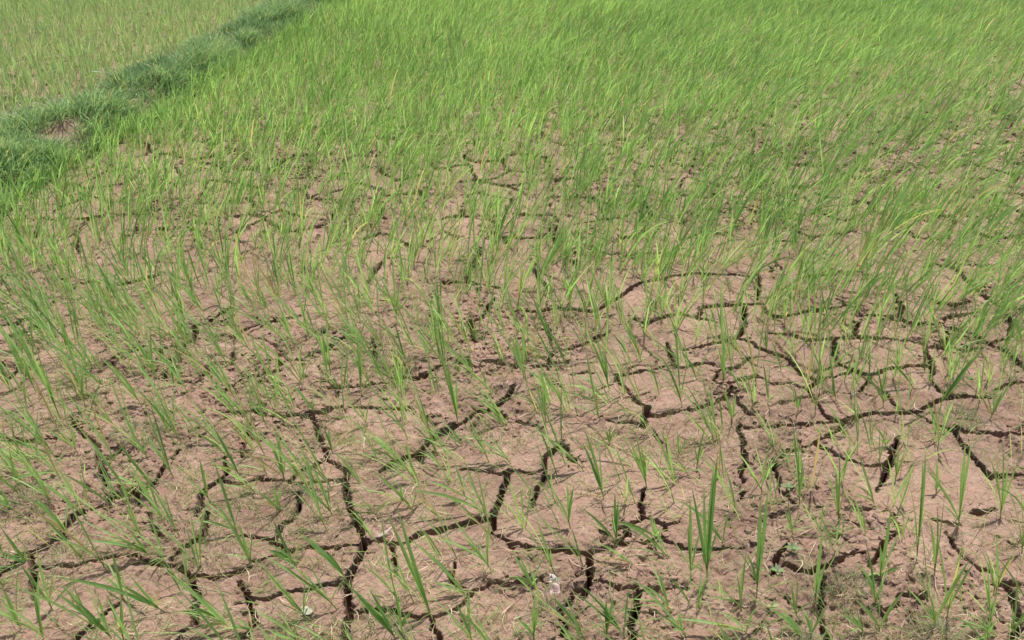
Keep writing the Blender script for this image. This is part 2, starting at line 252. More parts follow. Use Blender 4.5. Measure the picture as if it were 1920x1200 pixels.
SEEDLINGS = [
((-0.648, 1.251), [(-0.736, 1.267, 0.104), (-0.782, 1.276, 0.168), (-0.716, 1.253, 0.038), (-0.731, 1.228, 0.020)]),
((-0.824, 1.299), [(-0.919, 1.307, 0.088), (-0.929, 1.300, 0.067), (-1.049, 1.290, 0.125), (-0.893, 1.317, 0.112)]),
((-0.690, 1.279), [(-0.820, 1.305, 0.177), (-0.754, 1.282, 0.045), (-0.723, 1.294, 0.073)]),
((-0.918, 1.467), [(-1.137, 1.484, 0.274), (-1.072, 1.457, 0.072), (-0.966, 1.481, 0.088)]),
((-0.877, 1.467), [(-0.908, 1.495, 0.132), (-0.963, 1.476, 0.095), (-1.016, 1.460, 0.069)]),
((-1.161, 1.538), [(-1.260, 1.550, 0.141), (-1.235, 1.555, 0.142), (-1.181, 1.550, 0.067)]),
((-1.304, 1.883), [(-1.348, 1.888, 0.063), (-1.380, 1.888, 0.096), (-1.310, 1.901, 0.087)]),
((-1.361, 1.627), [(-1.387, 1.631, 0.041), (-1.378, 1.643, 0.088)]),
((-0.989, 1.701), [(-1.078, 1.701, 0.068), (-1.050, 1.715, 0.106), (-1.084, 1.726, 0.185)]),
((-0.833, 1.665), [(-0.910, 1.678, 0.101), (-0.850, 1.697, 0.141)]),
((-0.726, 1.554), [(-0.767, 1.601, 0.214), (-0.699, 1.583, 0.098), (-0.846, 1.549, 0.049)]),
((-0.660, 1.455), [(-0.731, 1.489, 0.167), (-0.685, 1.481, 0.109), (-0.727, 1.453, 0.027)]),
((-0.943, 1.342), [(-0.953, 1.374, 0.134), (-0.978, 1.353, 0.067), (-0.845, 1.295, 0.030)]),
((-0.893, 1.224), [(-0.884, 1.253, 0.103), (-0.912, 1.251, 0.116), (-0.876, 1.238, 0.043)]),
((-1.073, 1.224), [(-1.056, 1.271, 0.179), (-1.148, 1.234, 0.101), (-1.144, 1.227, 0.063), (-1.074, 1.256, 0.133)]),
((-1.090, 1.299), [(-1.100, 1.339, 0.175), (-1.140, 1.322, 0.136)]),
((-1.219, 1.443), [(-1.268, 1.460, 0.118), (-1.280, 1.443, 0.050), (-1.257, 1.455, 0.086)]),
((-0.912, 1.220), [(-0.978, 1.237, 0.115), (-1.017, 1.236, 0.144), (-0.944, 1.239, 0.096)]),
((-0.597, 1.244), [(-0.634, 1.250, 0.036)]),
((-0.790, 1.787), [(-0.848, 1.815, 0.153), (-0.853, 1.793, 0.061)]),
((-1.081, 1.858), [(-1.163, 1.868, 0.112), (-1.126, 1.874, 0.107)]),
((-1.159, 1.794), [(-1.204, 1.806, 0.089), (-1.231, 1.814, 0.153), (-1.213, 1.811, 0.118)]),
((-1.274, 1.661), [(-1.339, 1.691, 0.206), (-1.309, 1.684, 0.133), (-1.300, 1.671, 0.063)]),
((-1.302, 1.779), [(-1.439, 1.777, 0.131), (-1.387, 1.783, 0.101), (-1.364, 1.789, 0.103), (-1.429, 1.706, 0.038)]),
((-1.245, 1.374), [(-1.251, 1.380, 0.031), (-1.314, 1.385, 0.110)]),
((-1.136, 1.244), [(-1.159, 1.270, 0.129), (-1.165, 1.261, 0.094), (-1.111, 1.290, 0.175), (-1.203, 1.250, 0.082)]),
((-0.722, 1.712), [(-0.840, 1.721, 0.108), (-0.784, 1.720, 0.065)]),
((-1.065, 1.741), [(-1.143, 1.740, 0.054), (-0.966, 1.657, 0.030)]),
((-0.185, 1.284), [(-0.289, 1.356, 0.280), (-0.262, 1.359, 0.282), (-0.234, 1.323, 0.141), (-0.327, 1.319, 0.156)]),
((-0.265, 1.224), [(-0.378, 1.258, 0.148), (-0.363, 1.256, 0.134), (-0.324, 1.259, 0.131)]),
((-0.255, 1.239), [(-0.267, 1.272, 0.115), (-0.233, 1.256, 0.052)]),
((-0.407, 1.402), [(-0.519, 1.426, 0.127), (-0.463, 1.419, 0.075), (-0.523, 1.427, 0.132)]),
((-0.415, 1.305), [(-0.518, 1.330, 0.127), (-0.532, 1.332, 0.142), (-0.590, 1.330, 0.167)]),
((-0.481, 1.279), [(-0.586, 1.311, 0.159), (-0.575, 1.308, 0.144), (-0.530, 1.291, 0.059)]),
((-0.488, 1.220), [(-0.577, 1.231, 0.076), (-0.557, 1.223, 0.038)]),
((-0.544, 1.443), [(-0.595, 1.473, 0.134), (-0.615, 1.449, 0.050)]),
((-0.362, 1.617), [(-0.474, 1.638, 0.117), (-0.394, 1.627, 0.045)]),
((-0.490, 1.627), [(-0.591, 1.644, 0.105), (-0.529, 1.657, 0.131), (-0.537, 1.660, 0.147)]),
((-0.639, 1.640), [(-0.695, 1.650, 0.062), (-0.643, 1.661, 0.078)]),
((-0.655, 1.764), [(-0.671, 1.802, 0.163), (-0.659, 1.798, 0.140), (-0.693, 1.792, 0.132)]),
((-0.714, 1.794), [(-0.740, 1.803, 0.046), (-0.729, 1.810, 0.067)]),
((-0.268, 1.640), [(-0.383, 1.666, 0.124), (-0.354, 1.675, 0.152)]),
((-0.308, 1.683), [(-0.311, 1.695, 0.047)]),
((-0.124, 1.690), [(-0.197, 1.710, 0.085), (-0.177, 1.717, 0.105), (-0.242, 1.700, 0.056), (-0.162, 1.720, 0.115)]),
((-0.063, 1.634), [(-0.129, 1.674, 0.154), (-0.120, 1.661, 0.103), (-0.283, 1.641, 0.070)]),
((-0.049, 1.420), [(-0.202, 1.442, 0.099), (-0.182, 1.467, 0.187), (-0.127, 1.448, 0.105), (-0.053, 1.460, 0.141)]),
((-0.104, 1.353), [(-0.204, 1.380, 0.109), (-0.241, 1.387, 0.143), (-0.185, 1.359, 0.030)]),
((-0.090, 1.220), [(-0.149, 1.233, 0.050), (-0.096, 1.259, 0.131), (-0.128, 1.248, 0.097)]),
((-0.152, 1.925), [(-0.194, 1.938, 0.057), (-0.210, 1.936, 0.052)]),
((-0.542, 1.891), [(-0.547, 1.911, 0.079), (-0.563, 1.909, 0.080)]),
((-0.276, 1.764), [(-0.377, 1.789, 0.122), (-0.302, 1.796, 0.129), (-0.372, 1.788, 0.117)]),
((0.000, 1.842), [(-0.146, 1.861, 0.085), (-0.057, 1.862, 0.077), (-0.099, 1.869, 0.111)]),
((0.258, 1.686), [(0.190, 1.733, 0.167), (0.194, 1.743, 0.208), (0.211, 1.722, 0.126)]),
((0.213, 1.802), [(0.051, 1.839, 0.134), (0.092, 1.834, 0.112), (0.159, 1.831, 0.102)]),
((0.157, 1.573), [(0.056, 1.614, 0.144), (0.145, 1.609, 0.129), (0.164, 1.606, 0.120), (0.094, 1.608, 0.119)]),
((0.111, 1.414), [(0.000, 1.467, 0.187), (0.057, 1.459, 0.154), (0.031, 1.451, 0.126), (-0.039, 1.474, 0.220)]),
((0.057, 1.374), [(0.000, 1.403, 0.097), (0.017, 1.399, 0.083), (-0.013, 1.381, 0.023)]),
((0.051, 1.224), [(0.052, 1.258, 0.114), (0.016, 1.238, 0.044), (0.061, 1.249, 0.083)]),
((0.275, 1.509), [(0.263, 1.552, 0.151), (0.273, 1.546, 0.132), (0.174, 1.543, 0.105)]),
((0.384, 1.734), [(0.342, 1.780, 0.167), (0.324, 1.775, 0.146), (0.359, 1.770, 0.131)]),
((0.391, 1.522), [(0.359, 1.548, 0.087), (0.241, 1.544, 0.054)]),
((0.310, 1.437), [(0.264, 1.451, 0.041), (0.192, 1.461, 0.068)]),
((0.409, 1.467), [(0.270, 1.500, 0.091), (0.291, 1.480, 0.024)]),
((0.481, 1.386), [(0.429, 1.458, 0.252), (0.458, 1.457, 0.258), (0.478, 1.469, 0.319), (0.484, 1.477, 0.356), (0.461, 1.411, 0.083)]),
((0.445, 1.397), [(0.428, 1.440, 0.149), (0.388, 1.432, 0.109), (0.428, 1.459, 0.223)]),
((0.554, 1.503), [(0.509, 1.526, 0.066), (0.457, 1.542, 0.111), (0.411, 1.550, 0.128)]),
((0.590, 1.336), [(0.593, 1.413, 0.293), (0.579, 1.409, 0.269), (0.581, 1.379, 0.151), (0.554, 1.374, 0.122)]),
((0.545, 1.299), [(0.526, 1.329, 0.099), (0.543, 1.336, 0.132), (0.460, 1.316, 0.030), (0.544, 1.348, 0.177)]),
((0.542, 1.224), [(0.367, 1.248, 0.038), (0.467, 1.249, 0.060), (0.564, 1.247, 0.087)]),
((0.384, 1.299), [(0.342, 1.331, 0.097), (0.270, 1.313, 0.027), (0.306, 1.323, 0.064)]),
((0.400, 1.224), [(0.349, 1.243, 0.050), (0.265, 1.275, 0.147)]),
((0.265, 1.222), [(0.165, 1.262, 0.122), (0.148, 1.266, 0.134), (0.194, 1.247, 0.074)]),
((0.171, 1.224), [(0.052, 1.257, 0.104), (0.089, 1.256, 0.099), (0.134, 1.242, 0.056)]),
((0.216, 1.224), [(0.213, 1.255, 0.101), (0.206, 1.250, 0.083), (0.229, 1.256, 0.110)]),
((0.705, 1.704), [(0.623, 1.746, 0.126), (0.709, 1.736, 0.127), (0.661, 1.726, 0.065)]),
((0.543, 1.818), [(0.529, 1.835, 0.059), (0.547, 1.841, 0.093), (0.560, 1.848, 0.127)]),
((0.501, 1.875), [(0.486, 1.898, 0.088), (0.492, 1.891, 0.061)]),
((0.298, 1.925), [(0.270, 1.941, 0.056), (0.286, 1.937, 0.045), (0.313, 1.936, 0.046)]),
((0.472, 1.925), [(0.459, 1.937, 0.045)]),
((0.516, 1.787), [(0.437, 1.807, 0.055), (0.473, 1.803, 0.046)]),
((0.790, 1.647), [(0.748, 1.705, 0.213), (0.760, 1.708, 0.235), (0.707, 1.711, 0.215), (0.794, 1.680, 0.130)]),
((0.727, 1.320), [(0.695, 1.363, 0.144), (0.726, 1.370, 0.189), (0.742, 1.349, 0.113), (0.666, 1.369, 0.150)]),
((0.670, 1.274), [(0.656, 1.311, 0.130), (0.648, 1.302, 0.093), (0.601, 1.290, 0.030)]),
((0.741, 1.541), [(0.717, 1.572, 0.108), (0.712, 1.564, 0.072)]),
((0.869, 1.573), [(0.846, 1.619, 0.170), (0.847, 1.633, 0.235), (0.809, 1.627, 0.181)]),
((0.995, 1.640), [(0.846, 1.716, 0.223), (0.935, 1.689, 0.160), (0.940, 1.659, 0.041), (0.967, 1.666, 0.086)]),
((0.872, 1.528), [(0.829, 1.542, 0.030), (0.808, 1.554, 0.063)]),
((1.135, 1.908), [(1.094, 1.930, 0.064), (1.130, 1.923, 0.062)]),
((1.096, 1.749), [(1.091, 1.778, 0.124), (1.070, 1.779, 0.111)]),
((1.021, 1.443), [(0.999, 1.480, 0.134), (0.958, 1.501, 0.196), (0.997, 1.514, 0.287), (1.000, 1.520, 0.321)]),
((1.000, 1.326), [(0.956, 1.383, 0.204), (0.933, 1.367, 0.118), (0.945, 1.357, 0.087)]),
((1.045, 1.397), [(1.024, 1.449, 0.204), (1.037, 1.451, 0.224), (1.015, 1.440, 0.155)]),
((1.191, 1.570), [(1.162, 1.623, 0.214), (1.182, 1.629, 0.262), (1.168, 1.629, 0.250), (1.084, 1.627, 0.163), (1.137, 1.596, 0.067)]),
((1.321, 1.606), [(1.268, 1.665, 0.221), (1.288, 1.662, 0.229), (1.269, 1.654, 0.170), (1.313, 1.643, 0.161)]),
((1.309, 1.479), [(1.263, 1.537, 0.223), (1.266, 1.519, 0.139), (1.236, 1.538, 0.199), (1.320, 1.491, 0.063)]),
((1.119, 1.259), [(1.060, 1.314, 0.184), (1.074, 1.313, 0.191), (1.116, 1.281, 0.088), (1.032, 1.298, 0.098)]),
((1.158, 1.234), [(1.130, 1.284, 0.193), (1.138, 1.258, 0.085)]),
((0.862, 1.299), [(0.822, 1.333, 0.106), (0.876, 1.317, 0.077), (0.821, 1.351, 0.174), (0.799, 1.343, 0.131)]),
((0.904, 1.386), [(0.896, 1.414, 0.104), (0.908, 1.435, 0.200), (0.869, 1.381, 0.030), (0.955, 1.390, 0.051)]),
((0.673, 1.224), [(0.584, 1.254, 0.071), (0.609, 1.248, 0.056), (0.625, 1.245, 0.053)]),
((0.685, 1.224), [(0.715, 1.245, 0.089), (0.664, 1.244, 0.060)]),
((0.806, 1.220), [(0.760, 1.255, 0.106), (0.741, 1.246, 0.064)]),
((0.842, 1.229), [(0.884, 1.255, 0.124), (0.778, 1.263, 0.091), (0.811, 1.252, 0.068)]),
((0.973, 1.239), [(1.025, 1.279, 0.204), (0.948, 1.262, 0.074), (0.898, 1.279, 0.108)]),
((1.111, 1.220), [(1.014, 1.254, 0.072), (1.060, 1.239, 0.042)]),
((1.340, 1.960), [(1.330, 1.969, 0.034), (1.310, 1.972, 0.031)]),
((0.956, 1.960), [(0.947, 1.969, 0.034), (0.937, 1.969, 0.027)]),
((1.184, 1.690), [(1.155, 1.713, 0.077), (1.190, 1.702, 0.055), (1.171, 1.719, 0.116)]),
((-1.840, 2.726), [(-1.902, 2.734, 0.129), (-1.877, 2.735, 0.098), (-1.911, 2.734, 0.145)]),
((-1.623, 2.741), [(-1.762, 2.740, 0.172), (-1.701, 2.748, 0.138), (-1.657, 2.752, 0.104)]),
((-1.060, 2.828), [(-1.096, 2.844, 0.112), (-1.079, 2.841, 0.082)]),
((-1.175, 2.828), [(-1.228, 2.850, 0.172), (-1.183, 2.854, 0.154), (-1.144, 2.859, 0.144)]),
((-0.882, 2.578), [(-0.967, 2.589, 0.116), (-1.037, 2.577, 0.108), (-0.926, 2.590, 0.085)]),
((-1.387, 2.107), [(-1.342, 2.167, 0.273), (-1.407, 2.162, 0.327), (-1.376, 2.136, 0.133)]),
((-1.611, 2.453), [(-1.615, 2.483, 0.175), (-1.612, 2.470, 0.094)]),
((-1.444, 2.059), [(-1.499, 2.099, 0.281), (-1.497, 2.089, 0.217), (-1.457, 2.084, 0.134)]),
((-1.209, 2.126), [(-1.292, 2.144, 0.162), (-1.256, 2.137, 0.091), (-1.318, 2.144, 0.195)]),
((-1.349, 2.207), [(-1.555, 2.208, 0.249), (-1.448, 2.212, 0.125), (-1.503, 2.198, 0.113)]),
((-0.787, 2.228), [(-0.781, 2.259, 0.137), (-0.852, 2.245, 0.117), (-0.823, 2.235, 0.053)]),
((-0.980, 2.249), [(-1.056, 2.265, 0.133), (-1.030, 2.256, 0.068)]),
((-0.633, 2.097), [(-0.709, 2.112, 0.101), (-0.675, 2.104, 0.045)]),
((-1.146, 2.238), [(-1.156, 2.257, 0.096), (-1.148, 2.253, 0.070)]),
((-1.083, 2.197), [(-1.186, 2.215, 0.178), (-1.145, 2.212, 0.124)]),
((-1.683, 2.207), [(-1.693, 2.227, 0.115), (-1.716, 2.228, 0.156)]),
((-1.600, 2.207), [(-1.661, 2.234, 0.227), (-1.622, 2.237, 0.191), (-1.606, 2.232, 0.139)]),
((-0.756, 2.552), [(-0.825, 2.565, 0.100), (-0.792, 2.594, 0.245), (-0.771, 2.578, 0.137)]),
((-1.210, 2.741), [(-1.368, 2.751, 0.220), (-1.287, 2.757, 0.164), (-1.269, 2.751, 0.105)]),
((-0.630, 2.314), [(-0.624, 2.367, 0.253), (-0.645, 2.341, 0.128), (-0.666, 2.346, 0.167)]),
((-1.336, 2.798), [(-1.335, 2.832, 0.196), (-1.293, 2.849, 0.264)]),
((-0.444, 2.657), [(-0.450, 2.711, 0.291), (-0.424, 2.689, 0.153), (-0.358, 2.690, 0.137), (-0.507, 2.692, 0.204)]),
((-0.371, 2.370), [(-0.439, 2.396, 0.138), (-0.466, 2.404, 0.190), (-0.407, 2.403, 0.162)]),
((-0.171, 2.022), [(-0.202, 2.072, 0.215), (-0.233, 2.086, 0.296), (-0.171, 2.063, 0.168)]),
((-0.250, 2.359), [(-0.270, 2.400, 0.193), (-0.316, 2.409, 0.257), (-0.228, 2.391, 0.141)]),
((0.043, 2.270), [(-0.083, 2.320, 0.238), (-0.006, 2.299, 0.125), (0.042, 2.321, 0.231), (0.006, 2.312, 0.187)]),
((-0.065, 2.187), [(-0.106, 2.207, 0.086), (-0.215, 2.217, 0.156)]),
((0.160, 2.429), [(0.062, 2.479, 0.241), (0.088, 2.464, 0.157), (0.120, 2.453, 0.105), (-0.082, 2.457, 0.146)]),
((0.328, 2.207), [(0.233, 2.259, 0.219), (0.264, 2.249, 0.171), (0.306, 2.238, 0.129), (0.275, 2.253, 0.195)]),
((0.279, 2.031), [(0.224, 2.092, 0.254), (0.157, 2.049, 0.057)]),
((0.420, 2.741), [(0.373, 2.771, 0.141), (0.304, 2.775, 0.147)]),
((0.379, 2.755), [(0.326, 2.784, 0.135), (0.362, 2.775, 0.093)]),
((0.556, 2.117), [(0.479, 2.161, 0.164), (0.516, 2.180, 0.278), (0.497, 2.153, 0.135), (0.445, 2.161, 0.157)]),
((0.462, 2.394), [(0.374, 2.431, 0.147), (0.427, 2.415, 0.083)]),
((0.107, 2.041), [(0.088, 2.087, 0.192), (0.100, 2.071, 0.123)]),
((0.388, 2.069), [(0.277, 2.094, 0.080), (0.329, 2.083, 0.045)]),
((0.193, 2.348), [(0.073, 2.399, 0.235), (0.148, 2.375, 0.115)]),
((-0.504, 2.187), [(-0.502, 2.237, 0.232), (-0.495, 2.223, 0.159)]),
((0.586, 2.685), [(0.565, 2.710, 0.119), (0.595, 2.717, 0.169), (0.454, 2.701, 0.038)]),
((-0.455, 2.022), [(-0.531, 2.043, 0.115), (-0.499, 2.041, 0.090)]),
((-0.130, 2.325), [(-0.233, 2.340, 0.079), (-0.160, 2.339, 0.064)]),
((0.820, 2.370), [(0.668, 2.423, 0.179), (0.749, 2.412, 0.158), (0.771, 2.399, 0.107), (0.737, 2.413, 0.157)]),
((0.921, 2.429), [(0.775, 2.481, 0.176), (0.853, 2.464, 0.128), (0.899, 2.454, 0.104), (0.914, 2.457, 0.132)]),
((0.939, 2.325), [(0.888, 2.357, 0.118), (0.910, 2.347, 0.081)]),
((1.043, 2.637), [(0.997, 2.663, 0.098), (1.025, 2.666, 0.135), (1.041, 2.668, 0.164)]),
((0.723, 2.249), [(0.679, 2.326, 0.374), (0.704, 2.294, 0.199), (0.693, 2.280, 0.123)]),
((0.921, 2.078), [(0.864, 2.116, 0.133), (0.895, 2.105, 0.100), (0.930, 2.094, 0.073)]),
((0.837, 2.126), [(0.807, 2.164, 0.149), (0.829, 2.160, 0.145), (0.857, 2.130, 0.026)]),
((1.068, 2.146), [(1.023, 2.189, 0.167), (1.047, 2.164, 0.066), (0.990, 2.176, 0.079)]),
((1.349, 2.207), [(1.217, 2.261, 0.149), (1.277, 2.237, 0.080)]),
((1.433, 2.314), [(1.416, 2.344, 0.140), (1.411, 2.338, 0.101), (1.408, 2.329, 0.049)]),
((1.364, 2.741), [(1.353, 2.759, 0.085), (1.337, 2.756, 0.055)]),
((0.696, 2.022), [(0.653, 2.058, 0.132), (0.666, 2.050, 0.103)]),
((1.102, 2.041), [(1.030, 2.076, 0.106), (1.066, 2.063, 0.074)]),
((1.410, 2.146), [(1.482, 2.164, 0.169), (1.434, 2.159, 0.083), (1.525, 2.165, 0.235), (1.472, 2.155, 0.107)]),
((1.525, 2.394), [(1.589, 2.398, 0.094), (1.600, 2.411, 0.186), (1.556, 2.410, 0.123)]),
((1.207, 2.107), [(1.133, 2.144, 0.114), (1.159, 2.149, 0.159), (1.220, 2.118, 0.062)]),
((1.486, 2.552), [(1.505, 2.569, 0.112), (1.540, 2.574, 0.184)]),
((1.509, 2.031), [(1.530, 2.049, 0.111), (1.561, 2.059, 0.204)]),
((1.514, 2.107), [(1.481, 2.140, 0.131), (1.500, 2.147, 0.193)]),
((0.634, 2.270), [(0.579, 2.298, 0.098), (0.605, 2.289, 0.068)]),
((1.113, 2.630), [(1.084, 2.651, 0.082), (1.119, 2.641, 0.057)]),
((1.212, 2.685), [(1.223, 2.706, 0.121), (1.239, 2.707, 0.144)]),
((1.479, 2.873), [(1.543, 2.880, 0.110), (1.516, 2.879, 0.070)]),
]

# ------------------------------------------------------------------ noise helpers
def _hash(ix, iy, seed):
    h = (ix.astype(np.int64) * 374761393 + iy.astype(np.int64) * 668265263 + seed * 974711) & 0xffffffff
    h = ((h ^ (h >> 13)) * 1274126177) & 0xffffffff
    h = ((h ^ (h >> 16)) * 2246822519) & 0xffffffff
    return ((h ^ (h >> 15)) & 0xffffff) / float(0xffffff)

def vnoise(x, y, s, seed=0):
    """value noise, cell size s, range -1..1"""
    x = np.asarray(x, dtype=np.float64) / s + 1000.0; y = np.asarray(y, dtype=np.float64) / s + 1000.0
    ix = np.floor(x); iy = np.floor(y)
    fx = x - ix; fy = y - iy
    fx = fx * fx * fx * (fx * (fx * 6 - 15) + 10); fy = fy * fy * fy * (fy * (fy * 6 - 15) + 10)
    a = _hash(ix, iy, seed); b = _hash(ix + 1, iy, seed)
    c = _hash(ix, iy + 1, seed); d = _hash(ix + 1, iy + 1, seed)
    return ((a * (1 - fx) + b * fx) * (1 - fy) + (c * (1 - fx) + d * fx) * fy) * 2 - 1

def fbm(x, y, s, n=3, seed=0, gain=0.5):
    r = 0; a = 1.0; t = 0
    for i in range(n):
        cs, sn = math.cos(0.6 * i), math.sin(0.6 * i)
        r = r + a * vnoise(x * cs - y * sn, x * sn + y * cs, s, seed + i * 17)
        t += a; a *= gain; s *= 0.5
    return r / t

def sstep(a, b, x):
    t = np.clip((x - a) / (b - a), 0, 1)
    return t * t * (3 - 2 * t)

def voronoi_edge(x, y, s, seed):
    """distance to the nearest cell border of a jittered lattice, plus an id of that border"""
    gx = x / s; gy = y / s
    ix = np.floor(gx); iy = np.floor(gy)
    best = np.full(x.shape, 1e9); bx = np.zeros(x.shape); by = np.zeros(x.shape); bid = np.zeros(x.shape)
    pts = []
    for i in range(-2, 3):
        for j in range(-2, 3):
            cx = ix + i; cy = iy + j
            px = cx + 0.1 + 0.8 * _hash(cx, cy, seed); py = cy + 0.1 + 0.8 * _hash(cx, cy, seed + 5)
            hid = _hash(cx, cy, seed + 9)
            d = (px - gx) ** 2 + (py - gy) ** 2
            m = d < best
            best = np.where(m, d, best); bx = np.where(m, px, bx); by = np.where(m, py, by); bid = np.where(m, hid, bid)
            pts.append((px, py, hid))
    e = np.full(x.shape, 1e9); eid = np.zeros(x.shape)
    for px, py, hid in pts:
        vx = px - bx; vy = py - by
        l = np.sqrt(vx * vx + vy * vy)
        ok = l > 1e-6
        d = ((bx + px) * 0.5 - gx) * vx / np.maximum(l, 1e-6) + ((by + py) * 0.5 - gy) * vy / np.maximum(l, 1e-6)
        m = ok & (d < e)
        e = np.where(m, d, e); eid = np.where(m, np.mod(hid + bid, 1.0), eid)
    return e * s, eid

# ------------------------------------------------------------------ materials
def new_mat(name):
    m = bpy.data.materials.new(name)
    m.use_nodes = True
    m.node_tree.nodes.clear()
    return m, m.node_tree

def N(nt, t, **kw):
    n = nt.nodes.new(t)
    for k, v in kw.items():
        setattr(n, k, v)
    return n

def ramp(nt, fac, stops):
    r = N(nt, 'ShaderNodeValToRGB')
    el = r.color_ramp.elements
    while len(el) < len(stops): el.new(0.5)
    for e, (p, c) in zip(el, stops):
        e.position = p; e.color = (c[0], c[1], c[2], 1)
    nt.links.new(fac, r.inputs[0])
    return r.outputs[0]

def mixc(nt, fac, a, b):
    m = N(nt, 'ShaderNodeMix', data_type='RGBA')
    if isinstance(fac, float): m.inputs[0].default_value = fac
    else: nt.links.new(fac, m.inputs[0])
    for i, v in ((6, a), (7, b)):
        if isinstance(v, tuple): m.inputs[i].default_value = (v[0], v[1], v[2], 1)
        else: nt.links.new(v, m.inputs[i])
    return m.outputs[2]

def noise_n(nt, vec, scale, detail=3, rough=0.55):
    n = N(nt, 'ShaderNodeTexNoise')
    n.inputs['Scale'].default_value = scale
    n.inputs['Detail'].default_value = detail
    n.inputs['Roughness'].default_value = rough
    nt.links.new(vec, n.inputs['Vector'])
    return n.outputs['Fac']

def soil_material(name, dry, damp, pale, bump=0.6):
    m, nt = new_mat(name)
    geo = N(nt, 'ShaderNodeNewGeometry')
    pos = geo.outputs['Position']
    big = noise_n(nt, pos, 2.2, 4, 0.6)
    mid = noise_n(nt, pos, 11.0, 5, 0.65)
    fine = noise_n(nt, pos, 90.0, 6, 0.75)
    c = mixc(nt, ramp(nt, big, [(0.38, (0, 0, 0)), (0.66, (1, 1, 1))]), dry, damp)
    c = mixc(nt, ramp(nt, mid, [(0.45, (0, 0, 0)), (0.75, (0.75, 0.75, 0.75))]), c, pale)
    olive = noise_n(nt, pos, 5.3, 4, 0.6)
    c = mixc(nt, ramp(nt, olive, [(0.56, (0, 0, 0)), (0.74, (0.5, 0.5, 0.5))]), c, (0.20, 0.165, 0.085))
    c2 = N(nt, 'ShaderNodeMix', data_type='RGBA', blend_type='MULTIPLY')
    c2.inputs[0].default_value = 0.75
    nt.links.new(c, c2.inputs[6])
    nt.links.new(ramp(nt, fine, [(0.28, (0.52, 0.50, 0.48)), (0.50, (1, 1, 1)), (0.76, (1.28, 1.26, 1.24))]), c2.inputs[7])
    # tiny pale grains and straw crumbs
    vor = N(nt, 'ShaderNodeTexVoronoi')
    vor.inputs['Scale'].default_value = 70.0
    nt.links.new(pos, vor.inputs['Vector'])
    spk = ramp(nt, vor.outputs['Distance'], [(0.06, (1, 1, 1)), (0.12, (0, 0, 0))])
    sel = N(nt, 'ShaderNodeSeparateColor')
    nt.links.new(vor.outputs['Color'], sel.inputs[0])
    gt = N(nt, 'ShaderNodeMath', operation='GREATER_THAN')
    gt.inputs[1].default_value = 0.86
    nt.links.new(sel.outputs[0], gt.inputs[0])
    mm = N(nt, 'ShaderNodeMath', operation='MULTIPLY')
    nt.links.new(spk, mm.inputs[0]); nt.links.new(gt.outputs[0], mm.inputs[1])
    cf = mixc(nt, mm.outputs[0], c2.outputs[2], (0.50, 0.42, 0.33))
    b = N(nt, 'ShaderNodeBsdfPrincipled')
    b.inputs['Roughness'].default_value = 0.92
    b.inputs['Specular IOR Level'].default_value = 0.25
    nt.links.new(cf, b.inputs['Base Color'])
    grain = noise_n(nt, pos, 260.0, 4, 0.7)
    lump = noise_n(nt, pos, 60.0, 5, 0.65)
    ad = N(nt, 'ShaderNodeMath', operation='MULTIPLY_ADD')
    ad.inputs[1].default_value = 3.0
    nt.links.new(lump, ad.inputs[0]); nt.links.new(grain, ad.inputs[2])
    bp = N(nt, 'ShaderNodeBump')
    bp.inputs['Strength'].default_value = bump
    bp.inputs['Distance'].default_value = 0.0025
    nt.links.new(ad.outputs[0], bp.inputs['Height'])
    nt.links.new(bp.outputs[0], b.inputs['Normal'])
    o = N(nt, 'ShaderNodeOutputMaterial')
    nt.links.new(b.outputs[0], o.inputs['Surface'])
    return m

def leaf_material(name, dark, light, tip, base, trans=0.35, rough=0.5):
    """tint (0..1) picks the leaf's own green, along (0 base .. 1 tip) turns base and tip"""
    m, nt = new_mat(name)
    at = N(nt, 'ShaderNodeAttribute', attribute_name='tint')
    al = N(nt, 'ShaderNodeAttribute', attribute_name='along')
    c = mixc(nt, at.outputs['Fac'], dark, light)
    c = mixc(nt, ramp(nt, at.outputs['Fac'], [(0.90, (0, 0, 0)), (0.99, (1, 1, 1))]), c, (0.50, 0.44, 0.22))
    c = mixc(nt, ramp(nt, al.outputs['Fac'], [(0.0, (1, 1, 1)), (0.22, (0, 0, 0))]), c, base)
    c = mixc(nt, ramp(nt, al.outputs['Fac'], [(0.82, (0, 0, 0)), (1.0, (0.55, 0.55, 0.55))]), c, tip)
    geo = N(nt, 'ShaderNodeNewGeometry')
    n = noise_n(nt, geo.outputs['Position'], 45.0, 3, 0.6)
    mx = N(nt, 'ShaderNodeMix', data_type='RGBA', blend_type='MULTIPLY')
    mx.inputs[0].default_value = 0.6
    nt.links.new(c, mx.inputs[6])
    nt.links.new(ramp(nt, n, [(0.3, (0.75, 0.78, 0.7)), (0.7, (1.2, 1.15, 1.1))]), mx.inputs[7])
    b = N(nt, 'ShaderNodeBsdfPrincipled')
    b.inputs['Roughness'].default_value = rough
    b.inputs['Specular IOR Level'].default_value = 0.4
    nt.links.new(mx.outputs[2], b.inputs['Base Color'])
    tr = N(nt, 'ShaderNodeBsdfTranslucent')
    g = N(nt, 'ShaderNodeMix', data_type='RGBA', blend_type='MULTIPLY')
    g.inputs[0].default_value = 1.0
    g.inputs[7].default_value = (1.45, 1.38, 0.95, 1)
    nt.links.new(mx.outputs[2], g.inputs[6])
    nt.links.new(g.outputs[2], tr.inputs['Color'])
    ms = N(nt, 'ShaderNodeMixShader')
    ms.inputs[0].default_value = trans
    nt.links.new(b.outputs[0], ms.inputs[1]); nt.links.new(tr.outputs[0], ms.inputs[2])
    o = N(nt, 'ShaderNodeOutputMaterial')
    nt.links.new(ms.outputs[0], o.inputs['Surface'])
    return m

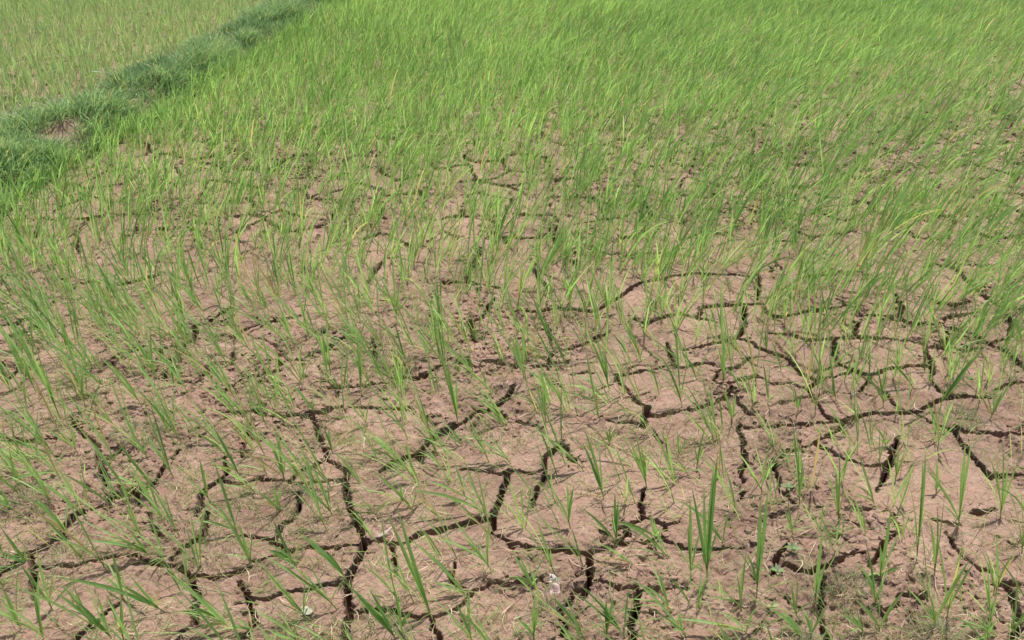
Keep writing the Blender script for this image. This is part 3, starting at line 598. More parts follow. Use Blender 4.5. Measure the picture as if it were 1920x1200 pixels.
M_SOIL = soil_material('cracked_mud', (0.345, 0.219, 0.165), (0.222, 0.138, 0.102), (0.425, 0.294, 0.232), 1.2)
M_BANK = soil_material('bank_soil', (0.31, 0.215, 0.150), (0.22, 0.15, 0.10), (0.42, 0.32, 0.24))
M_RICE = leaf_material('rice_leaf', (0.130, 0.290, 0.085), (0.340, 0.550, 0.200), (0.46, 0.54, 0.24), (0.34, 0.46, 0.18), 0.58)
M_FAR = leaf_material('far_rice_leaf', (0.200, 0.370, 0.155), (0.410, 0.570, 0.265), (0.44, 0.46, 0.26), (0.30, 0.38, 0.18), 0.46)
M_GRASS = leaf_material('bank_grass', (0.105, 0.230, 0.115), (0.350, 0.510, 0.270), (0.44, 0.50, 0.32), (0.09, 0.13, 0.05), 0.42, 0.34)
M_WEED = leaf_material('fine_weed', (0.18, 0.23, 0.11), (0.36, 0.40, 0.20), (0.42, 0.40, 0.24), (0.28, 0.26, 0.15), 0.4)
M_STRAW = leaf_material('dry_straw', (0.34, 0.26, 0.17), (0.64, 0.55, 0.42), (0.5, 0.42, 0.3), (0.35, 0.25, 0.17), 0.2, 0.7)
M_HERB = leaf_material('herb_leaf', (0.19, 0.28, 0.13), (0.28, 0.36, 0.20), (0.2, 0.3, 0.14), (0.17, 0.26, 0.11), 0.3)

# ------------------------------------------------------------------ mesh helpers
def mesh_from(name, V, Fq, mat, tint=None, along=None, smooth=True):
    me = bpy.data.meshes.new(name)
    V = np.asarray(V, dtype=np.float32); Fq = np.asarray(Fq, dtype=np.int32)
    k = Fq.shape[1]
    me.vertices.add(len(V)); me.vertices.foreach_set('co', V.ravel())
    me.loops.add(Fq.size); me.loops.foreach_set('vertex_index', Fq.ravel())
    me.polygons.add(len(Fq))
    me.polygons.foreach_set('loop_start', np.arange(0, Fq.size, k, dtype=np.int32))
    me.polygons.foreach_set('use_smooth', np.full(len(Fq), smooth))
    for nm, arr in (('tint', tint), ('along', along)):
        if arr is not None:
            a = me.attributes.new(nm, 'FLOAT', 'POINT')
            a.data.foreach_set('value', np.asarray(arr, dtype=np.float32).ravel())
    me.materials.append(mat)
    me.update(calc_edges=True)
    return me

def link(name, me, parent=None, **props):
    o = bpy.data.objects.new(name, me)
    col.objects.link(o)
    if parent is not None: o.parent = parent
    for k, v in props.items(): o[k] = v
    return o

# ------------------------------------------------------------------ the ground: one fan-shaped sheet, fine near the camera
ys = [0.98]
while ys[-1] < 13.0:
    y = ys[-1]; ys.append(y + min(max(0.85 * (y * y + 2.4) / 1240.0, 0.0030), 0.035))
ys = np.array(ys)
near0 = len([1 for _ in range(24)])
back = 0.98 - np.cumsum(0.012 * 1.28 ** np.arange(1, 25))[::-1]
far = ys[-1] + np.cumsum(0.05 * 1.18 ** np.arange(1, 46))
YS = np.concatenate([back, ys, far])
core = np.linspace(-1.16, 1.16, 800)
side = 1.16 + np.cumsum(0.004 * 1.25 ** np.arange(1, 26))
SS = np.concatenate([-side[::-1], core, side])
c0 = len(side); c1 = c0 + len(core); r0 = len(back); r1 = r0 + len(ys)
HW = 0.554 * np.maximum(YS, 0.9) + 0.50
X = SS[None, :] * HW[:, None]
Y = np.repeat(YS[:, None], len(SS), 1)
NR, NC = X.shape

XS = X[r0:r1, c0:c1]; YSub = Y[r0:r1, c0:c1]
jx = XS + 0.010 * fbm(XS, YSub, 0.05, 4, 3, 0.6) + 0.0026 * vnoise(XS, YSub, 0.010, 41)
jy = YSub + 0.010 * fbm(XS, YSub, 0.05, 4, 8, 0.6) + 0.0026 * vnoise(XS, YSub, 0.010, 47)
dist = np.full(XS.shape, 0.30)           # signed distance outside the crack edge
depth = np.zeros(XS.shape)
hwr = 0.554 * ys + 0.50
def carve(a, b, wa, wb):
    mar = 0.30
    y0, y1 = min(a[1], b[1]) - mar, max(a[1], b[1]) + mar
    i0, i1 = np.searchsorted(ys, y0), np.searchsorted(ys, y1)
    if i1 <= i0: return
    xa, xb = min(a[0], b[0]) - mar, max(a[0], b[0]) + mar
    s0 = min(xa / hwr[i0], xa / hwr[i1 - 1]); s1 = max(xb / hwr[i0], xb / hwr[i1 - 1])
    j0, j1 = np.searchsorted(core, s0), np.searchsorted(core, s1)
    if j1 <= j0: return
    px = jx[i0:i1, j0:j1]; py = jy[i0:i1, j0:j1]
    vx, vy = b[0] - a[0], b[1] - a[1]
    l2 = vx * vx + vy * vy + 1e-12
    t = np.clip(((px - a[0]) * vx + (py - a[1]) * vy) / l2, 0, 1)
    d = np.hypot(px - a[0] - t * vx, py - a[1] - t * vy) - 0.5 * (wa + (wb - wa) * t)
    sub = dist[i0:i1, j0:j1]
    np.minimum(sub, d, out=sub)
ends = {}
for wd, pts in CRACKS:
    for p in (pts[0], pts[-1]):
        ends[p] = ends.get(p, 0) + 1
allp = [p for _, pts in CRACKS for p in pts]
for wd, pts in CRACKS:
    n = len(pts)
    for k in range(n - 1):
        def ww(i):
            v = wd * (0.80 if pts[i][1] < 2.2 else 0.66) * (1.0 + 0.35 * abs(math.sin(pts[i][0] * 31 + pts[i][1] * 17)))
            v = max(v, 0.0050, 0.0021 * (0.866 * pts[i][1] + 0.775))
            if i in (0, n - 1):
                near = min(math.hypot(pts[i][0] - q[0], pts[i][1] - q[1]) for q in allp if q not in (pts[i],) + ((pts[i + 1],) if i == 0 else (pts[i - 1],)))
                if near > 0.03: v *= 0.3
            return v
        carve(pts[k], pts[k + 1], ww(k), ww(k + 1))
# edge raggedness
dist = dist + 0.0012 * vnoise(XS, YSub, 0.07, 70) + 0.0012 * vnoise(XS, YSub, 0.018, 71) + 0.0012 * vnoise(XS, YSub, 0.0075, 73)

# untraced surroundings: polygonal drying cracks
wx = XS + 0.05 * fbm(XS, YSub, 0.22, 3, 21); wy = YSub + 0.05 * fbm(XS, YSub, 0.22, 3, 29)
ve, vid = voronoi_edge(wx, wy * 0.93, 0.23, 77)
outside = np.maximum(sstep(3.15, 3.45, YSub + 0.1 * vnoise(XS, YSub, 0.3, 4)), np.maximum(sstep(1.0, 1.08, np.abs(XS) / (0.554 * YSub + 0.496)), sstep(1.22, 1.12, YSub)))
vw = 0.012 * (vid ** 1.6) * (0.5 + 0.8 * np.clip(0.5 + 0.5 * vnoise(XS, YSub, 0.15, 6), 0, 1))
vd = ve - 0.5 * vw + 0.003 * vnoise(XS, YSub, 0.02, 15) + 0.003 * vnoise(XS, YSub, 0.06, 16)
vd = np.where(vid < 0.22, vd + 0.02, vd) + (1 - outside) * 0.3
dist = np.minimum(dist, vd)
# thin secondary cracks everywhere
ve2, vid2 = voronoi_edge(XS + 0.03 * fbm(XS, YSub, 0.1, 3, 51), YSub + 0.03 * fbm(XS, YSub, 0.1, 3, 57), 0.17, 91)
gate = sstep(1.7, 2.3, YSub) * sstep(0.30, 0.6, vid2) * sstep(-0.45, 0.0, fbm(XS, YSub, 0.35, 2, 66))
hair = ve2 - 0.5 * np.maximum(0.0040, 0.0018 * (0.866 * YSub + 0.775)) * gate
hairm = gate > 0.05

rough = sstep(-0.15, 0.42, fbm(XS, YSub, 0.42, 3, 101) + 0.18 * vnoise(XS, YSub, 0.09, 109)
              + 0.45 * sstep(0.05, 0.0, dist) * (vnoise(XS, YSub, 0.2, 111) > 0.1))
def gauss(x, y, cx, cy, r): return np.exp(-((x - cx) ** 2 + (y - cy) ** 2) / (r * r))
for cx, cy, r, s in [(-0.93, 1.55, 0.16, .8), (-0.30, 2.15, 0.16, .7), (-1.75, 2.6, 0.30, .6), (0.28, 1.45, 0.15, .6), (0.92, 1.45, .2, .7),
                     (1.25, 2.2, 0.35, -1.0), (0.55, 2.55, 0.2, -.8), (-0.45, 1.30, 0.16, -.7), (-0.72, 1.62, .12, -.6), (1.0, 2.55, .3, -.8)]:
    rough = np.clip(rough + s * gauss(XS, YSub, cx, cy, r), 0, 1)

def surface(x, y, rg):
    z = 0.014 * fbm(x, y, 1.3, 2, 200) + 0.0065 * fbm(x, y, 0.22, 3, 210) + 0.009 * rg * fbm(x, y, 0.12, 2, 212)
    r1_ = 1 - np.abs(fbm(x, y, 0.055, 4, 220, 0.6)) * 2
    r2_ = fbm(x, y, 0.024, 3, 230, 0.65)
    z = z + rg * (0.0105 * r1_ + 0.0095 * r2_) + (1 - rg) * (0.0022 * r2_ + 0.0026 * fbm(x, y, 0.07, 2, 235))
    pit = sstep(0.55, 0.95, vnoise(x, y, 0.045, 240)) * sstep(-.2, .5, vnoise(x, y, 0.5, 241))
    return z - 0.006 * pit
z = surface(XS, YSub, 0.18 + 0.82 * rough)
# plates sag a little at their rims and curl at the lip
rim = np.clip(dist, 0, 0.06)
z = z - 0.0035 * np.exp(-rim / 0.010) * (0.4 + 0.6 * vnoise(XS, YSub, 0.12, 300))
cell = np.maximum(0.003, 0.9 * np.gradient(ys))[:, None]
soft = 0.0012 + 0.42 * cell
wcr = sstep(0.5 * soft, -0.5 * soft, dist)
dd = 0.120 + 0.05 * (0.5 + 0.5 * vnoise(XS, YSub, 0.1, 305)) + np.clip(-dist, 0, 0.010) * 14
z_floor = -dd + 0.004 * vnoise(XS, YSub, 0.015, 308)
z = z * (1 - wcr) + z_floor * wcr
z = z - np.where(hairm, 0.022 * sstep(0.0012, -0.0015, hair), 0)

Z = np.zeros(X.shape)
Zc = surface(X, Y, np.full(X.shape, 0.3))
e2, i2 = voronoi_edge(X + 0.05 * fbm(X, Y, 0.22, 3, 21), (Y + 0.05 * fbm(X, Y, 0.22, 3, 29)) * 0.93, 0.23, 77)
Zc = Zc - 0.05 * sstep(0.008, 0.0, e2 - 0.006 * i2)
Z[:] = Zc
Z[r0:r1, c0:c1] = z
FAR_Z = Z

def ground_z(x, y):
    """height of the ground sheet under points (nearest grid vertex)"""
    x = np.atleast_1d(np.asarray(x, float)); y = np.atleast_1d(np.asarray(y, float))
    i = np.clip(np.searchsorted(YS, y), 0, NR - 1)
    j = np.clip(np.searchsorted(SS, x / HW[i]), 0, NC - 1)
    return Z[i, j]
distF = np.full(X.shape, 0.05); distF[r0:r1, c0:c1] = dist
roughF = np.full(X.shape, 0.3); roughF[r0:r1, c0:c1] = rough
def grid_at(A, x, y):
    i = np.clip(np.searchsorted(YS, y), 0, NR - 1)
    j = np.clip(np.searchsorted(SS, x / HW[i]), 0, NC - 1)
    return A[i, j]

# ---- separate the sheet into the plates between the cracks
last = int(np.searchsorted(ys, 4.9))
lab = np.zeros((last, len(core)), dtype=np.int32)
solid = dist[:last] > np.minimum(0.016, 0.45 * 0.05)
parent_of = [0]
def find(a):
    while parent_of[a] != a:
        parent_of[a] = parent_of[parent_of[a]]; a = parent_of[a]
    return a
prev = []
for i in range(last):
    row = solid[i].astype(np.int8)
    dfr = np.diff(np.concatenate([[0], row, [0]]))
    st = np.where(dfr == 1)[0]; en = np.where(dfr == -1)[0]
    cur = []
    p = 0
    for a, b in zip(st.tolist(), en.tolist()):
        lb = 0
        while p < len(prev) and prev[p][1] <= a: p += 1
        q = p
        while q < len(prev) and prev[q][0] < b:
            r = find(prev[q][2])
            if lb == 0: lb = r
            elif r != lb: parent_of[r] = lb
            q += 1
        if lb == 0:
            lb = len(parent_of); parent_of.append(lb)
        cur.append((a, b, lb)); lab[i, a:b] = lb
    prev = cur
roots = np.array([find(a) for a in range(len(parent_of))], dtype=np.int32)
lab = roots[lab]
cnt = np.bincount(lab.ravel(), minlength=len(roots)); cnt[0] = 0
small = cnt < 160
lab[small[lab]] = 0
for it in range(220):
    zero = lab == 0
    if not zero.any(): break
    for ax, sh in ((0, 1), (1, 1), (0, -1), (1, -1)):
        nb = np.roll(lab, sh, ax)
        if ax == 0: nb[0 if sh == 1 else -1, :] = 0
        else: nb[:, 0 if sh == 1 else -1] = 0
        m = (lab == 0) & (nb > 0)
        lab[m] = nb[m]
flab = lab[:-1, :-1]                                  # one label per face
cnt = np.bincount(flab.ravel(), minlength=len(roots)); cnt[0] = 0
order = np.argsort(-cnt)
keep = [int(k) for k in order[:290] if cnt[k] > 120]

# normals of the whole sheet, so that neighbouring pieces shade alike
P3 = np.stack([X, Y, Z], -1)
du = np.empty_like(P3); dv = np.empty_like(P3)
du[:, 1:-1] = P3[:, 2:] - P3[:, :-2]; du[:, 0] = P3[:, 1] - P3[:, 0]; du[:, -1] = P3[:, -1] - P3[:, -2]
dv[1:-1] = P3[2:] - P3[:-2]; dv[0] = P3[1] - P3[0]; dv[-1] = P3[-1] - P3[-2]
NRM = np.cross(du, dv); NRM /= np.linalg.norm(NRM, axis=-1, keepdims=True)

FL = np.zeros((NR - 1, NC - 1), dtype=np.int32)
FL[r0:r0 + last - 1, c0:c1 - 1] = flab
def sheet_piece(name, mask, origin, mat):
    fi, fj = np.nonzero(mask)
    a = fi * NC + fj
    q = np.stack([a, a + 1, a + NC + 1, a + NC], 1)
    u, inv = np.unique(q, return_inverse=True)
    v = P3.reshape(-1, 3)[u] - np.array(origin)
    me = mesh_from(name, v, inv.reshape(-1, 4), mat)
    me.normals_split_custom_set_from_vertices(NRM.reshape(-1, 3)[u].astype(np.float32))
    return me
keepset = np.zeros(len(roots) + 1, bool); keepset[keep] = True
gmask = ~keepset[FL]
ground = link('ground', sheet_piece('ground', gmask, (0, 0, 0), M_SOIL), kind='structure',
              label='light brown dried mud of the paddy field, split by dark cracks')
for k in keep:
    m = FL == k
    fi, fj = np.nonzero(m)
    cx = float(X[fi, fj].mean()); cy = float(Y[fi, fj].mean())
    # work on the bounding window only
    o = link('mud_plate', sheet_piece('mud_plate', m, (cx, cy, 0.0), M_SOIL), ground)
    o.location = (cx, cy, 0.0)

# ------------------------------------------------------------------ loose crumbs of mud in the broken places
import bmesh
def ico(sub):
    bm = bmesh.new(); bmesh.ops.create_icosphere(bm, subdivisions=sub, radius=1.0)
    v = np.array([p.co[:] for p in bm.verts]); f = np.array([[q.index for q in g.verts] for g in bm.faces]); bm.free()
    return v, f
iv, jf = ico(1)
def clod_field(n, ymin, ymax, rmin, rmax):
    x, y, r = [], [], []
    ty = ymin + (ymax - ymin) * rng.random(n * 6) ** 0.75
    tx = (rng.random(n * 6) * 2 - 1) * (0.56 * ty + 0.55)
    rg = grid_at(roughF, tx, ty); dc = grid_at(distF, tx, ty)
    pr = (rg ** 2) * (dc > 0.004) * (0.3 + 0.7 * (dc < 0.05))
    ok = rng.random(n * 6) < pr
    tx, ty = tx[ok][:n], ty[ok][:n]
    m = len(tx)
    rr = rmin + (rmax - rmin) * rng.random(m) ** 3
    v = np.repeat(iv[None], m, 0) * (1 + 0.30 * rng.standard_normal((m, len(iv), 1)))
    v = v * rr[:, None, None] * np.stack([rng.uniform(.8, 1.5, m), rng.uniform(.8, 1.3, m), rng.uniform(.45, .8, m)], -1)[:, None, :]
    a = rng.random(m) * 6.28
    vx = v[..., 0] * np.cos(a)[:, None] - v[..., 1] * np.sin(a)[:, None]
    vy = v[..., 0] * np.sin(a)[:, None] + v[..., 1] * np.cos(a)[:, None]
    z0 = grid_at(Z, tx, ty) + rr * 0.12
    V = np.stack([vx + tx[:, None], vy + ty[:, None], v[..., 2] + z0[:, None]], -1)
    Fc = (jf[None] + (np.arange(m) * len(iv))[:, None, None])
    return V.reshape(-1, 3), Fc.reshape(-1, 3)
V1, F1 = clod_field(22000, 1.05, 5.5, 0.0018, 0.012)
link('mud_crumbs', mesh_from('mud_crumbs', V1, F1, M_SOIL, smooth=False), kind='stuff', label='small brown crumbs of dried mud lying in the broken places between cracks', category='mud crumbs')

# ------------------------------------------------------------------ the grassy bank on the left
def bank_center(y): return -2.86 + 0.088 * (y - 4.1) + 0.05 * vnoise(y, y * 0 + 3.3, 1.1, 400)
def bank_height(x, y):
    u = (x - bank_center(y)) / (0.27 + 0.05 * vnoise(y, y * 0 + 9.1, 0.8, 402))
    prof = np.clip(1 - np.abs(u) ** 5.0, 0, 1) ** 0.8
    h = 0.092 + 0.04 * vnoise(y, y * 0 + 1.7, 0.9, 405)
    return prof * (h + 0.05 * fbm(x, y, 0.20, 3, 410))
by = np.concatenate([np.linspace(-3, 3, 60), 3 + np.cumsum(np.full(420, 0.025)), 13.5 + np.cumsum(0.1 * 1.04 ** np.arange(60))])
bu = np.linspace(-0.52, 0.52, 44)
BY = np.repeat(by[:, None], len(bu), 1); BX = bank_center(BY) + bu[None]
BZ = bank_height(BX, BY) + 0.010 * fbm(BX, BY, 0.05, 3, 420) - 0.03 * (np.abs(bu)[None] > 0.42)
nb_, mb_ = BY.shape
a = (np.arange(nb_ - 1)[:, None] * mb_ + np.arange(mb_ - 1)[None]).ravel()
link('earth_bank', mesh_from('earth_bank', np.stack([BX, BY, BZ], -1).reshape(-1, 3), np.stack([a, a + 1, a + mb_ + 1, a + mb_], 1), M_BANK),
     kind='structure', label='low earth bank running away between the two paddies')

# ------------------------------------------------------------------ blades
def ribbons(C, width, roll, fold=False, prof='leaf', tint=None):
    """C (n,s,3) centre lines -> blade strips; every blade tapers to its tip"""
    n, s, _ = C.shape
    t = np.linspace(0, 1, s)
    T = np.gradient(C, axis=1); T /= np.linalg.norm(T, axis=-1, keepdims=True) + 1e-9
    up = np.array([0, 0, 1.0])
    S = np.cross(T, up); ln = np.linalg.norm(S, axis=-1, keepdims=True)
    S = np.where(ln < 0.05, np.array([1.0, 0, 0]), S / np.maximum(ln, 1e-6))
    Nn = np.cross(S, T)
    cr = np.cos(roll)[:, None, None]; sr = np.sin(roll)[:, None, None]
    S2 = S * cr + Nn * sr; N2 = Nn * cr - S * sr
    wp = (np.minimum(0.35 + 2.2 * t, 1.0) * np.clip((1 - t) * 2.5, 0, 1) ** 0.85)[None, :, None] * width[:, None, None]
    wp = np.maximum(wp, 0.0002)
    if fold:
        rows = np.stack([C - S2 * wp * 0.5 + N2 * wp * 0.16, C, C + S2 * wp * 0.5 + N2 * wp * 0.16], 2); k = 3
    else:
        rows = np.stack([C - S2 * wp * 0.5, C + S2 * wp * 0.5], 2); k = 2
    V = rows.reshape(-1, 3)
    b = (np.arange(n)[:, None, None] * s * k + np.arange(s - 1)[None, :, None] * k + np.arange(k - 1)[None, None, :]).ravel()
    Fq = np.stack([b, b + 1, b + k + 1, b + k], 1)
    al = np.repeat(np.tile(t, n), k)
    tn = np.repeat(tint, s * k) if tint is not None else np.full(len(V), 0.5)
    return V, Fq, tn, al

def bent(base, az, lean, bend, L, s, kink=0.0):
    """centre line from base: lean = angle from vertical at the foot, bend = further bending to the tip"""
    t = np.linspace(0, 1, s)
    th = lean[:, None] + bend[:, None] * t[None] ** 1.6
    ds = L[:, None] / (s - 1)
    dx = np.sin(th) * np.cos(az)[:, None]; dy = np.sin(th) * np.sin(az)[:, None]; dz = np.cos(th)
    D = np.stack([dx, dy, dz], -1) * ds[..., None]
    C = np.concatenate([np.zeros((len(L), 1, 3)), np.cumsum(D[:, :-1], 1)], 1) + base[:, None, :]
    return C

def lean_field(x, y):
    """wind: seedlings in front lie to the left and away, those behind lean right"""
    k = sstep(-0.28, 0.28, (y - (2.78 + 0.10 * x * 0 - 0.16 * x)) + 0.25 * vnoise(x, y, 0.5, 500))
    rt = sstep(0.3, 1.4, x)
    lx = (1 - k) * (-0.60 + 0.44 * rt) + k * (0.46 + 0.08 * np.clip(x, -2, 2) + 0.12 * vnoise(x, y, 1.5, 510))
    ly = (1 - k) * (0.28 - 0.15 * rt) + k * 0.10
    return lx, ly

def make_leaves(px, py, n_leaf, size, rs, spread=0.30, lean_s=1.0, zf=None):
    """returns parameter arrays for all leaves of seedlings at px,py"""
    idx = np.repeat(np.arange(len(px)), n_leaf)
    m = len(idx)
    lx, ly = lean_field(px[idx], py[idx])
    g_ = (0.35 * rs.standard_normal(len(px)))[idx]; lx = lx * (1 + g_)
    lx = lx * lean_s + spread * rs.standard_normal(m); ly = ly * lean_s + spread * rs.standard_normal(m)
    mag = np.hypot(lx, ly); az = np.arctan2(ly, lx)
    lean = np.clip(mag * 0.62, 0.03, 1.15)
    bend = np.clip(mag * 0.55 + 0.22 * rs.standard_normal(m), -0.2, 1.5)
    droop = rs.random(m) < 0.16
    bend = np.where(droop, bend + 0.9, bend)
    L = size[idx] * rs.uniform(0.5, 1.0, m)
    z0 = (grid_at(Z, px, py) if zf is None else zf)
    base = np.stack([px[idx] + 0.006 * rs.standard_normal(m), py[idx] + 0.006 * rs.standard_normal(m), z0[idx] - 0.006], -1)
    return idx, base, az, lean, bend, L

# ---- seedling positions in the near paddy
def scatter(ymin, ymax, xl, xr, dens, cell=0.07):
    """jittered grid thinned by dens(x, y) plants per square metre"""
    gx = np.arange(xl, xr, cell); gy = np.arange(ymin, ymax, cell)
    A, B = np.meshgrid(gx, gy)
    A = A.ravel() + (rng.random(A.size) - .5) * cell * 1.5; B = B.ravel() + (rng.random(B.size) - .5) * cell * 1.5
    ok = rng.random(A.size) < np.clip(dens(A, B) * cell * cell, 0, 1)
    return A[ok], B[ok]

tb = np.array([s[0] for s in SEEDLINGS])
def dens_near(x, y):
    clump = 0.85 + 0.42 * sstep(-0.5, 0.6, fbm(x, y, 0.55, 3, 600))
    d = np.interp(y, [1.0, 1.4, 2.0, 2.3, 2.7, 3.2, 4.0, 5.0, 6.5, 9, 16], [54, 62, 88, 130, 180, 195, 215, 265, 330, 410, 440])
    d = d * np.where(y > 2.5, clump, 1.0)
    # greener patch behind on the left, thinner to the right
    g = gauss(x, y, 1.0, 9.5, 3.2) * 0.6 + gauss(x, y, -1.2, 8, 1.8) * 0.5
    d = d * (1 + g) * np.where(y > 4.5, np.interp(x / (0.55 * y + .5), [-0.4, 0.2, 1.0], [1.25, 1.0, 0.62]), 1)
    d = d * np.where((x < -0.3) & (y < 2.5), 1.3, 1.0)
    near = np.zeros(x.shape, bool)
    sm = (y < 2.9)
    if sm.any():
        dd_ = np.min(np.hypot(x[sm][:, None] - tb[None, :, 0], y[sm][:, None] - tb[None, :, 1]), 1)
        t_ = np.zeros(sm.sum(), bool); t_ = dd_ < 0.05
        near[sm] = t_
    out = (np.abs(x) > (0.56 * y + 0.5) * 1.0) & (y < 2.7)
    d = np.where(out, 45, d)
    d = np.where(near, 0, d)
    return np.where((x < bank_center(y) + 0.25), 0, d)
fx, fy = scatter(0.95, 16.0, -4.0, 11.0, dens_near, 0.05)
inside = (np.abs(fx) < (0.554 * fy + 0.5) * 1.10 + 0.10)
fx, fy = fx[inside], fy[inside]
okc = grid_at(distF, fx, fy) > 0.002
fx, fy = fx[okc], fy[okc]
fs = np.interp(fy, [1, 2.4, 2.8, 4.0, 16], [0.21, 0.22, 0.25, 0.235, 0.225]) * (1 + 0.22 * rng.standard_normal(len(fx))).clip(0.5, 1.5)
fs = fs * (1 + 0.12 * sstep(-0.2, -0.7, fx) * sstep(2.9, 2.4, fy))
fs = fs * (1 + 0.14 * fbm(fx, fy, 0.8, 2, 620))
slant = np.sqrt(fx ** 2 + fy ** 2 + CAM_H ** 2)
in_view = (np.abs(fx) < (0.554 * fy + 0.496)) & (fy > 1.21)
score = np.where(in_view, fs / slant, 0)
n_single = 298 - len(SEEDLINGS)
single = np.argsort(-score)[:n_single]
is_single = np.zeros(len(fx), bool); is_single[single] = True

# ---- single seedlings: traced ones and the largest of the others
def screen(x, y, z=0.0):
    cy_, sy_ = math.cos(math.radians(30)), math.sin(math.radians(30))
    d = y * cy_ - (z - CAM_H) * sy_; v = y * sy_ + (z - CAM_H) * cy_
    return 0.5 + 1500.0 * x / d / 1920.0, 0.5 - 1500.0 * v / d / 1200.0
plants = []
rs = np.random.default_rng(5)
for (bx_, by_), tips in SEEDLINGS:
    b = np.array([bx_, by_, float(grid_at(Z, np.array([bx_]), np.array([by_]))[0])]); b[2] = max(b[2], -0.02) - 0.004
    tp = [np.array(t) for t in tips]
    n0 = len(tp)
    mean = np.mean(tp, 0) - b
    if n0 < 6:                                   # small lower leaves not picked out one by one
        for _ in range(6 - n0):
            tp.append(b + mean * rs.uniform(.35, .85) + np.array([rs.normal() * .045, rs.normal() * .035, rs.uniform(-.01, .03)]))
    plants.append((b, tp, n0, mean))
for k in single:
    b = np.array([fx[k], fy[k], float(grid_at(Z, fx[k:k + 1], fy[k:k + 1])[0]) - 0.004])
    lx, ly = lean_field(fx[k:k + 1], fy[k:k + 1]); lx = float(lx[0]); ly = float(ly[0])
    mean = np.array([lx * .62, ly * .62, 0.85]) * fs[k] * .8
    n = int(rs.integers(3, 6)); tp = []
    for _ in range(n):
        L = fs[k] * rs.uniform(.55, 1.05)
        v = np.array([lx + .26 * rs.normal(), ly + .26 * rs.normal(), 1.15]); v /= np.linalg.norm(v)
        tp.append(b + v * L)
    plants.append((b, tp, 0, mean))

def leaf_mesh(C, width, roll, tint):
    V, Fq, tn, al = ribbons(C[None], np.array([width]), np.array([roll]), fold=True, tint=np.array([tint]))
    return V, Fq, tn, al
def stem_mesh(p0, p1, r0_, r1_, tint):
    ax = p1 - p0; L = np.linalg.norm(ax); ax = ax / L
    u = np.cross(ax, [0, 1, 0.3]); u /= np.linalg.norm(u); v = np.cross(ax, u)
    V = []; al = []
    for i, t in enumerate((0, .5, 1)):
        r = r0_ + (r1_ - r0_) * t
        for q in range(5):
            a_ = q * 2 * math.pi / 5
            V.append(p0 + ax * L * t + (u * math.cos(a_) + v * math.sin(a_)) * r); al.append(0.02 + t * .2)
    Fq = [[i * 5 + q, i * 5 + (q + 1) % 5, (i + 1) * 5 + (q + 1) % 5, (i + 1) * 5 + q] for i in range(2) for q in range(5)]
    return np.array(V), np.array(Fq), np.full(15, tint), np.array(al)

info = []
t9 = np.linspace(0, 1, 9)[:, None]
for b, tp, n0, mean in plants:
    root = bpy.data.objects.new('rice_seedling', None)
    root.location = b; col.objects.link(root)
    root.empty_display_size = 0.02
    H_ = np.linalg.norm(mean)
    tin = float(np.clip(0.58 + 0.22 * rs.normal(), 0, 1))
    md = mean / H_
    # the foot stands a little straighter than the leaves
    sd_ = md + np.array([0, 0, 0.35]); sd_ /= np.linalg.norm(sd_)
    sl = 0.16 * H_ + 0.008
    link('stem', mesh_from('stem', *[(q) for q in stem_mesh(np.zeros(3), sd_ * sl, 0.0017, 0.0013, tin)[:2]], M_RICE, *stem_mesh(np.zeros(3), sd_ * sl, 0.0017, 0.0013, tin)[2:]), root)
    for i, tip_ in enumerate(tp):
        e = tip_ - b
        p0 = sd_ * sl * rs.uniform(.35, .95)
        L = np.linalg.norm(e - p0)
        c1_ = p0 + (0.75 * (e - p0) / L + 0.25 * sd_ + np.array([0, 0, .12])) * L * 0.5
        C = (1 - t9) ** 2 * p0 + 2 * t9 * (1 - t9) * c1_ + t9 ** 2 * e
        side_ = np.cross(md, [0, 0, 1.0]); C = C + side_ * (np.sin(t9 * 3.1) * rs.normal() * 0.006)
        big = i < n0
        wd = (0.0062 + 0.0100 * min(L, .4) * rs.uniform(.7, 1.15)) * (1.0 if big else 0.62)
        ti = 1.0 if (not big and rs.random() < 0.16) else float(np.clip(tin + 0.22 * rs.normal() - (0.05 if big else -0.12), 0, 0.89))
        V, Fq, tn, al = leaf_mesh(C, wd, rs.normal() * 0.5, ti)
        link('leaf', mesh_from('leaf', V, Fq, M_RICE, tn, al), root)
    u_, v_ = screen(b[0], b[1])
    info.append(dict(o=root, u=u_, v=v_, n=len(tp), h=H_, dx=mean[0] / H_, tin=tin))

# ---- labels: where a seedling stands among its neighbours
ROWS = [(0.0, 'two thirds up'), (0.36, 'three fifths up'), (0.42, 'over half way up'), (0.47, 'half way up'), (0.52, 'under half way up'), (0.57, 'two fifths up'),
        (0.63, 'a third up'), (0.70, 'a quarter up'), (0.78, 'a sixth up'), (0.86, 'near the bottom'), (0.94, 'at the bottom edge')]
COLS = [(-9, 'far left'), (0.12, 'left'), (0.27, 'left of centre'), (0.42, 'centre'), (0.57, 'right of centre'), (0.72, 'right'), (0.87, 'far right')]
ORD = ['first', 'second', 'third', 'fourth', 'fifth', 'sixth', 'seventh', 'eighth', 'ninth', 'tenth', 'eleventh', 'twelfth', 'thirteenth',
       'fourteenth', 'fifteenth', 'sixteenth', 'seventeenth', 'eighteenth', 'nineteenth', 'twentieth']
cells = {}
for d in info:
    r = max(i for i, (a_, _) in enumerate(ROWS) if d['v'] >= a_ or i == 0)
    c = max(i for i, (a_, _) in enumerate(COLS) if d['u'] >= a_)
    cells.setdefault((r, c), []).append(d)
